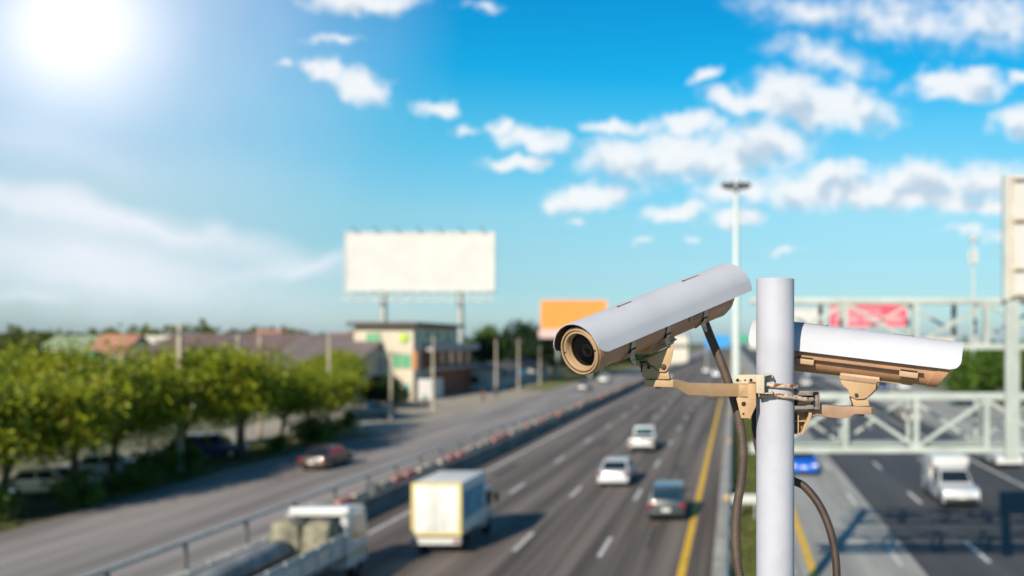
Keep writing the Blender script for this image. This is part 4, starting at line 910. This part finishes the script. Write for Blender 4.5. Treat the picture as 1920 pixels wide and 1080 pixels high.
def security_camera(pf, pr, label, left, sc=1.0, g_=.055):
    Mf, L = frame(pf, pr); Mf = Mf @ Matrix.Scale(sc, 4); L /= sc
    root = empty('security_camera', tuple(pf), label, 'security camera', world=True)
    # sunshield
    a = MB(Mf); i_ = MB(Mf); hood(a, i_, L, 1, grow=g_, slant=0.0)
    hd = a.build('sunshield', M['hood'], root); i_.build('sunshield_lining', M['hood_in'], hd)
    Lb = L - .035
    # screw slots on the ridge
    for x0, x1 in (((-.145, -.188), (-.412, -.480)) if left else ((-.115, -.155), (-.325, -.385))):
        rz = .064 * (1 + g_ * (-x0 / L)); q = MB(Mf); yy_ = .009 if left else -.009
        for yo in (-.0022, .0022): q.box(((x0 + x1) / 2, yy_ + yo, rz + .0002), (abs(x1 - x0), .0009, .0012))
        q.box(((x0 + x1) / 2, yy_, rz - .0002), (abs(x1 - x0), .0036, .0012))
        q.build('slot', mat('slot_grey', (.16, .155, .16), .7), hd, bevel=.0004)
        q = MB(Mf); q.lathe([(0, .0042), (.002, .0038), (.0028, .0)], 14, 'z', c=(x0 + .006, yy_, rz - .001)); q.build('screw', M['steel'], hd)
    # housing body
    r0 = .0505; prof = [(-.004, r0 + .0022), (-.030, r0 + .0024), (-.0305, r0 + .0012), (-.031, r0 + .0005)]
    for k in range(13): t = k / 12; prof.append((-.032 - (Lb - .085) * t, r0 * (1 + g_ * t)))
    rr_ = r0 * (1 + g_)
    prof += [(-Lb + .052, rr_ + .0010), (-Lb + .046, rr_ * .98), (-Lb + .030, rr_ * .93), (-Lb + .026, rr_ * .87), (-Lb + .008, rr_ * .76), (-Lb, rr_ * .60), (-Lb - .001, 0)]
    q = MB(Mf)
    q.lathe([(0.0, r0 + .0010), (-.002, r0 + .0022)] + prof, 72); body = q.build('housing', M['body'], root)
    def slant(ob):   # the lower front edge is cut back at an angle
        for v in ob.data.vertices:
            w = Mf.inverted() @ (v.co + WORLD[root.name])
            if w.x > -.20: v.co += Mf.to_3x3() @ Vector(((w.x + .20) / .20 * (w.z - .01) * .62 if w.z < .01 else 0, 0, 0))
    if not left: slant(body)
    # bottom rail edge
    q = MB(Mf); q.box((-Lb / 2 - .02, .0, -r0 * 1.03 - .0005), (Lb - .15, .018, .005)); q.build('bottom_rail', M['bezel'], body, bevel=.001)
    # front face
    if left:
        q = MB(Mf); q.lathe([(-.006, r0 - .0005), (.0035, r0 - .0004), (.0045, r0 - .0018), (.004, r0 - .0040), (-.001, r0 - .0046)], 72); q.build('front_rim', M['bezel'], body)
        q = MB(Mf); q.lathe([(.0012, r0 - .0036), (.0016, r0 - .0040), (.0016, r0 - .0062), (.0012, r0 - .0066)], 72); q.build('gasket', M['black'], body)
        q = MB(Mf); q.lathe([(-.004, r0 - .0060), (.0015, r0 - .0066), (.0022, r0 - .0076), (.0022, .0405), (.0010, .0392), (-.011, .0372), (-.0115, .0365), (-.016, .0362)], 72); bz = q.build('bezel', M['bezel'], root)
        q = MB(Mf); q.disc((-.0152, 0, 0), (1, 0, 0), .0368, 64); q.build('window_glass', M['lensglass'], bz)
        # lens seen behind the window, set right against it
        for rr1, rr2, x in ((.0120, .0130, -.0146), (.0085, .0090, -.0142)):
            q = MB(Mf); q.lathe([(x - .0004, rr1 - .0002), (x, rr1), (x, rr2), (x - .0004, rr2 + .0002)], 40, c=(0, .006, -.002) if rr1 < .02 else (0, .003, -.001)); q.build('lens_ring', M['lensring'], bz)
        q = MB(Mf); q.lathe([(-.0148, .0083), (-.0138, .006), (-.0134, 0)], 32, c=(0, .006, -.002)); q.build('lens', M['lensglass'], bz)
        for an in (183, 3):
            a_ = R(an); q = MB(Mf); q.lathe([(.0026, 0), (.0026, .0020), (.0030, .0024), (.0018, .0026)], 16, c=(0, .0422 * math.cos(a_), .0422 * math.sin(a_))); q.build('face_screw', M['black'], bz)
    else:
        q = MB(Mf); q.disc((-.001, 0, 0), (1, 0, 0), r0 + .0008, 40); slant(q.build('window_glass', M['lensglass'], root))
    # latches / hinges
    if left:
        for xl in (-.118, -.255, -.417):
            rr1 = r0 * (1 + g_ * (-xl / Lb)); q = MB(Mf)
            def sect(a0, a1, x0, x1, e0, e1, mb, n=14):
                vs = []; 
                for k in range(n + 1):
                    a_ = R(a0 + (a1 - a0) * k / n)
                    for x, e in ((x0, e0), (x1, e0), (x1, e1), (x0, e1)): vs.append((x, (rr1 + e) * math.cos(a_), (rr1 + e) * math.sin(a_)))
                fs = [(k * 4 + j, k * 4 + (j + 1) % 4, k * 4 + 4 + (j + 1) % 4, k * 4 + 4 + j) for k in range(n) for j in range(4)] + [(0, 1, 2, 3), (n * 4 + 3, n * 4 + 2, n * 4 + 1, n * 4)]
                mb.add(vs, fs, True)
            sect(20, -30, xl - .009, xl + .007, .0004, .0020, q); lt = q.build('latch', M['mold'], body)
            q = MB(Mf); sect(20, -40, xl + .0072, xl + .0100, -.001, .0009, q); q.build('strap_gap', M['black'], lt)
            q = MB(Mf); sect(-28, -30, xl - .010, xl + .009, .0022, .0046, q); sect(-30, -38, xl + .0075, xl + .009, .0022, .0046, q); sect(-30, -38, xl - .010, xl - .0085, .0022, .0046, q); q.build('wire_bail', M['black'], lt)
            q = MB(Mf); sect(-30, -44, xl - .0075, xl + .0065, .0020, .0055, q)
            a_ = R(-44); Pc = Vector((xl - .001, (rr1 + .003) * math.cos(a_), (rr1 + .003) * math.sin(a_)))
            T_ = Matrix.Translation(Pc) @ Matrix.Rotation(R(12), 4, 'X')
            pts = [(-.0075, .003), (.0065, .003), (.0080, -.005), (.006, -.016), (.002, -.025), (-.004, -.025), (-.0070, -.016), (-.0085, -.006)]
            q2 = MB(Mf @ T_); q2.prism(pts, -.0014, .0014, 'y')
            tb = q2.build('toggle', M['mold'], lt, bevel=.0005); q.build('toggle_plate', M['mold'], lt)
            q2 = MB(Mf @ T_); q2.cyl((-.0005, .0010, -.015), (-.0005, .0022, -.015), .0018, 12); q2.build('hole', M['black'], tb)
            q = MB(Mf); sect(-40, -62, xl + .009, xl + .017, -.0005, .0035, q); q.build('latch_base', M['bracket_dark'], lt)
        # faded label on the flank
        for x, a_, w_, h_ in ((-.346, -14, .012, .018), (-.392, -7, .050, .0035), (-.392, -14, .056, .0035), (-.386, -21, .044, .0035)):
            rr1 = r0 * (1 + g_ * (-x / Lb)); an = R(a_); T_ = Matrix.Translation((x, (rr1 + .0003) * math.cos(an), (rr1 + .0003) * math.sin(an))) @ Matrix.Rotation(an - math.pi / 2, 4, 'X')
            q = MB(Mf @ T_); q.prism([(w_ / 2 * math.cos(t) if h_ > .01 else w_ / 2 * (1 if math.cos(t) > 0 else -1), h_ / 2 * math.sin(t) if h_ > .01 else h_ / 2 * (1 if math.sin(t) > 0 else -1)) for t in [math.pi / 8 + k * math.pi / (8 if h_ > .01 else 2) + (0 if h_ > .01 else math.pi / 8) for k in range(16 if h_ > .01 else 4)]], -.0002, .0004, 'z'); q.build('faded_marking', M['label'], body)
    else:
        for xl in (-.105, -.355):
            q = MB(Mf); q.box((xl, -r0 - .0085, -.0265), (.044, .008, .014)); hb = q.build('hinge', M['bezel'], body, bevel=.0012)
            q = MB(Mf); q.cyl((xl - .02, -r0 - .012, -.0185), (xl + .02, -r0 - .012, -.0185), .0022, 8); q.build('hinge_pin', M['black'], hb)
        q = MB(Mf); q.box((-Lb / 2 - .02, -r0 - .0035, -.0215), (Lb - .10, .006, .003)); q.build('seam', M['black'], body)
    return root, Mf, L, body

# left camera -------------------------------------------------
pf = P(1088, 659, 1.72); pr = P(1367, 543, 2.20)
c1_, Mf, L, body1 = security_camera(pf, pr, 'left security camera pointing at us and left, round lens window, white sunshield', True, .92, .13)
# saddle and swivel
q = MB(Mf)
def mount(root, Mf, xm, r, Bz, flip, mb='bracket', yv=1):
    """saddle rail under the housing, two cheek plates, pivot screw"""
    q = MB(Mf); q.prism([(-.026, -r + .012), (-.028, -r - .002), (-.020, -r - .012), (.020, -r - .012), (.028, -r - .002), (.026, -r + .012)], xm - .048, xm + .048, 'x'); sd = q.build('saddle', M[mb], root, bevel=.0012)
    q = MB(Mf)
    for k in (-1, 1): q.box((xm, k * .0290, -r - .0010), (.100, .0035, .004))
    q.build('saddle_edge', M['bracket_dark'], sd, bevel=.0008)
    return sd
xm = -.262
mount(c1_, Mf, xm, .0545, None, False)
YA = 2.045      # depth of the arm
def plate(pts, Y, t, name, m, parent, bevel=.0012, label=None):
    mb = MB(); d = [P(x, y, Y) for x, y in pts]; mb.prism([(v.x, v.z) for v in d], Y - t / 2, Y + t / 2, 'y'); return mb.build(name, m, parent, bevel=bevel, label=label)
# upper cheek plates (hang from the saddle) and lower knuckle
cheek = [(1213, 673), (1263, 648), (1262, 662), (1257, 684), (1249, 697), (1243, 698), (1236, 697), (1229, 689), (1220, 684), (1216, 680)]
plate(cheek, 1.895, .004, 'cheek_plate', M['bracket'], c1_)
plate([(x - 8, y + 1) for x, y in cheek], 1.935, .004, 'cheek_plate', M['bracket'], c1_)
plate([(1206, 688), (1212, 684), (1229, 689), (1236, 697), (1250, 697), (1254, 693), (1257, 711), (1212, 711), (1204, 704)], 1.914, .030, 'knuckle', M['bracket'], c1_, bevel=.002)
plate([(1190, 676), (1215, 676), (1207, 700), (1201, 690)], 1.925, .010, 'cheek_plate', M['bracket'], c1_, bevel=.0015)
q = MB(); p = P(1244, 688, 1.893); q.lathe([(-.0055, 0), (-.0055, .0038), (-.004, .0048), (0, .0048)], 20, 'y', c=(p.x, 1.893, p.z)); q.lathe([(-.001, .0048), (-.0015, .0062), (0, .0064)], 20, 'y', c=(p.x, 1.893, p.z)); sc = q.build('pivot_screw', M['steel'], c1_)
q = MB(); q.box((p.x, 1.8875, p.z), (.006, .0012, .0014)); q.box((p.x, 1.8876, p.z), (.0014, .0012, .006)); q.build('cross_recess', M['black'], sc)
q = MB(); p = P(1216, 689, 1.897); q.cyl((p.x, 1.902, p.z), (p.x, 1.8975, p.z), .0036, 14); q.build('bolt_hole', M['black'], c1_)
q = MB(); a = P(1200, 678, 1.92); q.box((a.x + .006, 1.9185, a.z - .001), (.014, .004, .0035)); q.box((a.x + .0035, 1.9185, a.z - .012), (.0028, .004, .022)); q.build('knuckle_slot', M['black'], c1_)
# arm
def armpiece(pts, ys, name, parent, m, bevel=.0018):
    """pts: top/bottom pairs (px, py_top, py_bot), with depth range per column"""
    mb = MB(); vs = []
    for (px, t, b_), (ya, yb) in zip(pts, ys):
        ym = (ya + yb) / 2; zt = P(px, t, ya).z; zb = P(px, b_, ya).z; x = P(px, 0, ya).x
        vs += [(x, ya, zt), (x, yb, zt), (x, yb, zb), (x, ya, zb)]
    n = len(pts); fs = [(i * 4 + j, i * 4 + (j + 1) % 4, i * 4 + 4 + (j + 1) % 4, i * 4 + 4 + j) for i in range(n - 1) for j in range(4)] + [(0, 1, 2, 3), (n * 4 - 1, n * 4 - 2, n * 4 - 3, n * 4 - 4)]
    mb.add(vs, fs); return mb.build(name, m, parent, bevel=bevel)
arm = armpiece([(1207.5, 713, 724), (1211, 712, 725), (1262, 712, 726.5), (1268, 713, 728), (1290, 718.5, 741), (1385, 720, 744), (1404, 720.5, 745)],
               [(1.91, 1.925), (1.892, 1.942), (1.896, 1.946), (1.905, 1.950), (1.93, 1.965), (2.03, 2.058), (2.03, 2.062)], 'arm', c1_, M['bracket'])
q = MB(); p = P(1234, 727, 1.91); q.cyl((p.x, 1.912, p.z + .004), (p.x, 1.912, p.z - .002), .006, 14); q.build('arm_bolt', M['bracket_dark'], c1_)
q = MB(); p = P(1234, 711.5, 1.91); q.box((p.x + .002, 1.916, p.z + .0004), (.050, .046, .0016)); q.build('washer_gap', M['black'], c1_)
# foot plate with gusset
foot = [(1379, 744), (1404, 745), (1404, 722), (1417.5, 722), (1417.5, 760), (1406, 785), (1388, 785)]
ft = plate([(1402, 719), (1417, 719), (1417.5, 760), (1406, 785), (1403, 784)], 2.045, .034, 'foot_plate', M['bracket'], c1_, bevel=.002)
gs = plate([(1380, 745), (1404, 746), (1404, 784), (1389.5, 784)], 2.034, .005, 'gusset', M['bracket'], c1_)
for px, py, rr1 in ((1394.5, 757.5, .0055), (1394, 776, .0026)):
    q = MB(); p = P(px, py, 2.03); q.lathe([(-.0005, 0), (-.0005, rr1), (.003, rr1)], 18, 'y', c=(p.x, 2.0312, p.z)); q.build('hole', M['black'], gs)

# right camera -------------------------------------------------
pf2 = P(1791, 690, 2.12); pr2 = P(1413, 644, 2.24)
c2_, Mf2, L2, body2 = security_camera(pf2, pr2, 'right security camera seen from behind and the side, pointing right, beyond the post', False)
xm2 = -.222
mount(c2_, Mf2, xm2, .0525, None, False, yv=-1)
YB = 2.145
cheek2 = [(1574, 711), (1643, 719), (1642, 729), (1633, 739), (1627, 744), (1620, 748), (1606, 748.5), (1594, 743), (1590, 731), (1579, 722)]
plate(cheek2, 2.140, .004, 'cheek_plate', M['bracket'], c2_)
plate([(x + 3, y) for x, y in cheek2], 2.185, .004, 'cheek_plate', M['bracket_dark'], c2_)
plate([(1574, 703), (1644, 711.5), (1643, 720), (1573, 711)], 2.139, .008, 'saddle_lip', M['bracket_dark'], c2_)
plate([(1593, 743), (1606, 748), (1624, 747), (1626, 750), (1629, 762), (1599, 761)], 2.163, .036, 'knuckle', M['bracket'], c2_, bevel=.002)
q = MB(); p = P(1606, 741, 2.135); q.lathe([(-.0045, 0), (-.0045, .0040), (-.003, .0048), (.001, .0048)], 20, 'y', c=(p.x, 2.137, p.z)); sc = q.build('pivot_screw', M['steel'], c2_)
q = MB(); q.lathe([(-.001, 0), (0, .0024)], 6, 'y', c=(p.x, 2.1322, p.z)); q.build('cross_recess', M['black'], sc)
armpiece([(1518, 758, 783), (1530, 758, 780), (1576, 762, 785), (1594, 762, 783), (1603, 762, 776.5), (1634, 763, 777.5), (1638, 765, 775.5)],
         [(2.115, 2.15), (2.115, 2.15), (2.132, 2.165), (2.136, 2.175), (2.137, 2.19), (2.137, 2.19), (2.15, 2.18)], 'arm', c2_, M['bracket_dark'])
q = MB(); p = P(1616, 778, 2.16); q.cyl((p.x, 2.162, p.z + .004), (p.x, 2.162, p.z - .003), .006, 14); q.build('arm_bolt', M['bracket_dark'], c2_)
q = MB(); p = P(1613, 761.5, 2.16); q.box((p.x, 2.160, p.z + .0006), (.044, .040, .0016)); q.build('washer_gap', M['black'], c2_)
# its foot: ribbed casting seen from behind
fx = [(1489, 769), (1519, 769), (1519, 776), (1501, 813), (1489, 813)]
ft2 = plate([(1514, 769), (1521, 769), (1521, 778), (1504, 814), (1500, 812), (1515, 777)], 2.125, .040, 'foot_plate', M['bracket'], c2_)
plate([(1484, 769), (1515, 769), (1515, 777), (1500, 812), (1484, 812)], 2.143, .004, 'foot_back', M['bracket_dark'], c2_)
for x0, x1, y0, y1 in ((1484, 1515, 788, 790), (1495, 1497, 770, 811), (1484, 1516, 769, 772), (1484, 1502, 810.5, 813)):
    plate([(x0, y0), (x1, y0), (x1, y1), (x0, y1)], 2.130, .026, 'rib', M['bracket'], ft2, bevel=.0005)

# clamps -------------------------------------------------------
cl1 = empty('pole_clamp', (PX, PY, P(0, 722, PY).z), 'left rusty clamp with short channel and upper bolt on the post', 'clamp', 'rusty clamps gripping the post', world=True)
def channel(x0, x1, y0p, y1p, Yn, Yf, t, parent, m, lip=6, open_right=True):
    mb = MB(); zt = P(0, y0p, Yn).z; zb = P(0, y1p, Yn).z; xa = P(x0, 0, Yn).x; xb = P(x1, 0, Yn).x; w = t
    s_ = 1 if open_right else -1; xw = xa if open_right else xb
    mb.box((xw + s_ * w / 2, (Yn + Yf) / 2, (zt + zb) / 2), (w, Yf - Yn, zt - zb))
    for z, d in ((zt, -1), (zb, 1)):
        mb.box(((xa + xb) / 2 + s_ * w / 2, (Yn + Yf) / 2, z + d * w / 2), (xb - xa - w, Yf - Yn, w))
        l = lip * .00127; xe = xb if open_right else xa
        mb.box((xe - s_ * w / 2, (Yn + Yf) / 2, z + d * (w + l / 2)), (w, Yf - Yn, l))
    return mb.build('channel', m, parent, bevel=.0005)
ch1 = channel(1432, 1449, 701.5, 738.5, PY - PR - .030, PY - PR - .004, .0022, cl1, M['chan'], lip=5)
fp = plate([(1376, 703), (1432, 702), (1432, 721), (1376, 721)], 2.062, .003, 'flange_plate', M['chan'], cl1)
bp_ = plate([(1417, 703), (1433, 702), (1433, 738), (1418, 737)], 2.016, .012, 'back_plate', M['chan'], cl1)
for px in (1383, 1397, 1408):
    q = MB(); p = P(px, 713, 2.06); rr1 = .004 if px != 1397 else .0022; q.lathe([(-.0004, 0), (-.0004, rr1), (.002, rr1)], 14, 'y', c=(p.x, 2.0602, p.z)); q.build('hole', M['black'], fp)
def ubolt(zc, x_start, x_end, tilt, parent, rad=.0042, x_tail=None, front=True):
    pts = []; R_ = PR + rad + .001
    if x_tail is not None: pts += [(x_tail, PY - R_ * .98, zc + tilt * .0)]; pts += [(PX - R_ * .4, PY - R_ * .985, zc)] if x_tail < PX - R_ * .5 else []
    for k in range(22):
        a = R(-112 + 158 * k / 21) if front else 0
        pts.append((PX + R_ * math.sin(a), PY - R_ * math.cos(a), zc - tilt * (k / 21)))
    return pts
zu = P(0, 719.5, PY - PR).z; R_ = PR + .0055
pts = [(P(1404, 0, 2.03).x, PY - R_ - .002, zu - .001), (P(1430, 0, 2.03).x, PY - R_ - .001, zu)] + [(PX + R_ * math.sin(R(a)), PY - R_ * math.cos(R(a)), zu - .008 * (a + 20) / 115 - .003) for a in range(-15, 100, 6)] + [(PX + R_, PY + .03, zu - .014), (PX + R_ * .7, PY + R_ * .8, zu - .014), (PX - R_ * .1, PY + R_ * 1.02, zu - .012), (PX - R_ * .8, PY + R_ * .6, zu - .008)]
q = MB(); q.tube(pts, .0056, 14); ub = q.build('u_bolt', M['rusty'], cl1)
p = Vector(pts[0]); q = MB(); q.cyl((p.x - .001, p.y, p.z), (p.x + .006, p.y, p.z), .0052, 14); q.build('bolt_end', M['steel'], ub)
q = MB(); xn = P(1421, 0, 2.03).x
q.lathe([(0, .0045), (0, .0115), (.003, .0125), (.003, .0045)], 20, 'x', c=(xn + .010, pts[1][1], pts[1][2])); q.lathe([(-.008, .0045), (-.008, .0092), (0, .0095), (0, .0045)], 6, 'x', c=(xn + .009, pts[1][1], pts[1][2]), sm=False); q.build('nut', M['steel'], cl1)
cl2 = empty('pole_clamp', (PX, PY, P(0, 752, PY).z), 'right rusty clamp with long channel behind and lower bolt on the post', 'clamp', 'rusty clamps gripping the post', world=True)
zu = P(0, 741.5, PY - PR).z
pts = [(PX - R_ * .6, PY + R_ * .9, zu), (PX - R_ * .98, PY + R_ * .3, zu - .001)] + [(PX + R_ * math.sin(R(a)), PY - R_ * math.cos(R(a)), zu - .0045 * max(0, a) / 60 ) for a in range(-90, 46, 6)]
e = Vector(pts[-1]); pts += [(P(1505, 0, 2.07).x, 2.065, zu - .010), (P(1521, 0, 2.08).x, 2.085, zu - .013), (P(1524, 0, 2.08).x, 2.10, zu - .013)]
q = MB(); q.tube(pts, .0056, 14); q.build('u_bolt', M['rusty'], cl2)
channel(1468, 1537, 733, 767.5, 2.093 + .0, 2.125, .0024, cl2, M['zinc'], lip=5, open_right=False)
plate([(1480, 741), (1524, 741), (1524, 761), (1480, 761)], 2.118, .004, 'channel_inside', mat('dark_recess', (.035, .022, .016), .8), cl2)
plate([(1523.5, 733), (1537, 733), (1537, 768), (1523.5, 768)], 2.112, .006, 'channel_web', M['zinc'], cl2)
plate([(1478, 733), (1525, 733), (1525, 740), (1478, 741)], 2.088, .004, 'upper_flange', M['zinc'], cl2)
plate([(1478, 760), (1525, 759), (1525, 767), (1478, 768)], 2.088, .004, 'lower_flange', M['zinc'], cl2)

# conduits -----------------------------------------------------
def hosep(name, pts, r, m, label, ripple=.0050, amp=.0009):
    P3 = [P(*p) for p in pts]; n = len(P3)
    def cr_(t):
        i = min(int(t), n - 2); u = t - i; p0 = P3[max(i - 1, 0)]; p1 = P3[i]; p2 = P3[i + 1]; p3 = P3[min(i + 2, n - 1)]
        return .5 * ((2 * p1) + (p2 - p0) * u + (2 * p0 - 5 * p1 + 4 * p2 - p3) * u * u + (3 * p1 - p0 - 3 * p2 + p3) * u ** 3)
    dense = [cr_((n - 1) * k / 600) for k in range(601)]
    Ls = [0]
    for a, b_ in zip(dense, dense[1:]): Ls.append(Ls[-1] + (b_ - a).length)
    N_ = int(Ls[-1] / (ripple / 4)); path = []; j = 0
    for k in range(N_ + 1):
        s_ = Ls[-1] * k / N_
        while j < 599 and Ls[j + 1] < s_: j += 1
        u = (s_ - Ls[j]) / max(1e-9, Ls[j + 1] - Ls[j]); path.append(dense[j].lerp(dense[j + 1], u))
    rad = [r + amp * (1 if (k % 4) in (0, 1) else -1) for k in range(N_ + 1)]
    mb = MB(); mb.tube(path, rad, 18); o = mb.build(name, m)
    return tag(o, label, 'conduit', 'ribbed conduits running down the post')
hosep('conduit', [(1322, 606, 2.12), (1332, 632, 2.12), (1347, 668, 2.11), (1365, 715, 2.10), (1380, 762, 2.09), (1388, 800, 2.09), (1393, 850, 2.085), (1390, 900, 2.08), (1382, 950, 2.08), (1379, 1000, 2.08), (1382, 1050, 2.08), (1390, 1100, 2.08), (1402, 1180, 2.08), (1405, 1300, 2.1)], .0107, M['hose'], 'brown ribbed conduit hanging from the rear of the left camera down to the frame bottom', amp=.0005)
hosep('conduit', [(1422, 700, 2.17), (1416, 745, 2.16), (1414, 780, 2.15), (1415, 815, 2.15), (1424, 860, 2.16), (1440, 930, 2.17), (1450, 1100, 2.17)], .0066, M['hose'], 'thin pale ribbed conduit peeking out along the left side of the post')
hosep('conduit', [(1450, 760, 2.17), (1455, 850, 2.17), (1482, 896, 2.165), (1508, 912, 2.16), (1535, 945, 2.15), (1555, 990, 2.14), (1566, 1040, 2.14), (1569, 1100, 2.14), (1566, 1200, 2.14), (1560, 1300, 2.14)], .0098, M['hose_d'], 'dark ribbed conduit curving out to the right of the post below the clamps', amp=.0004)
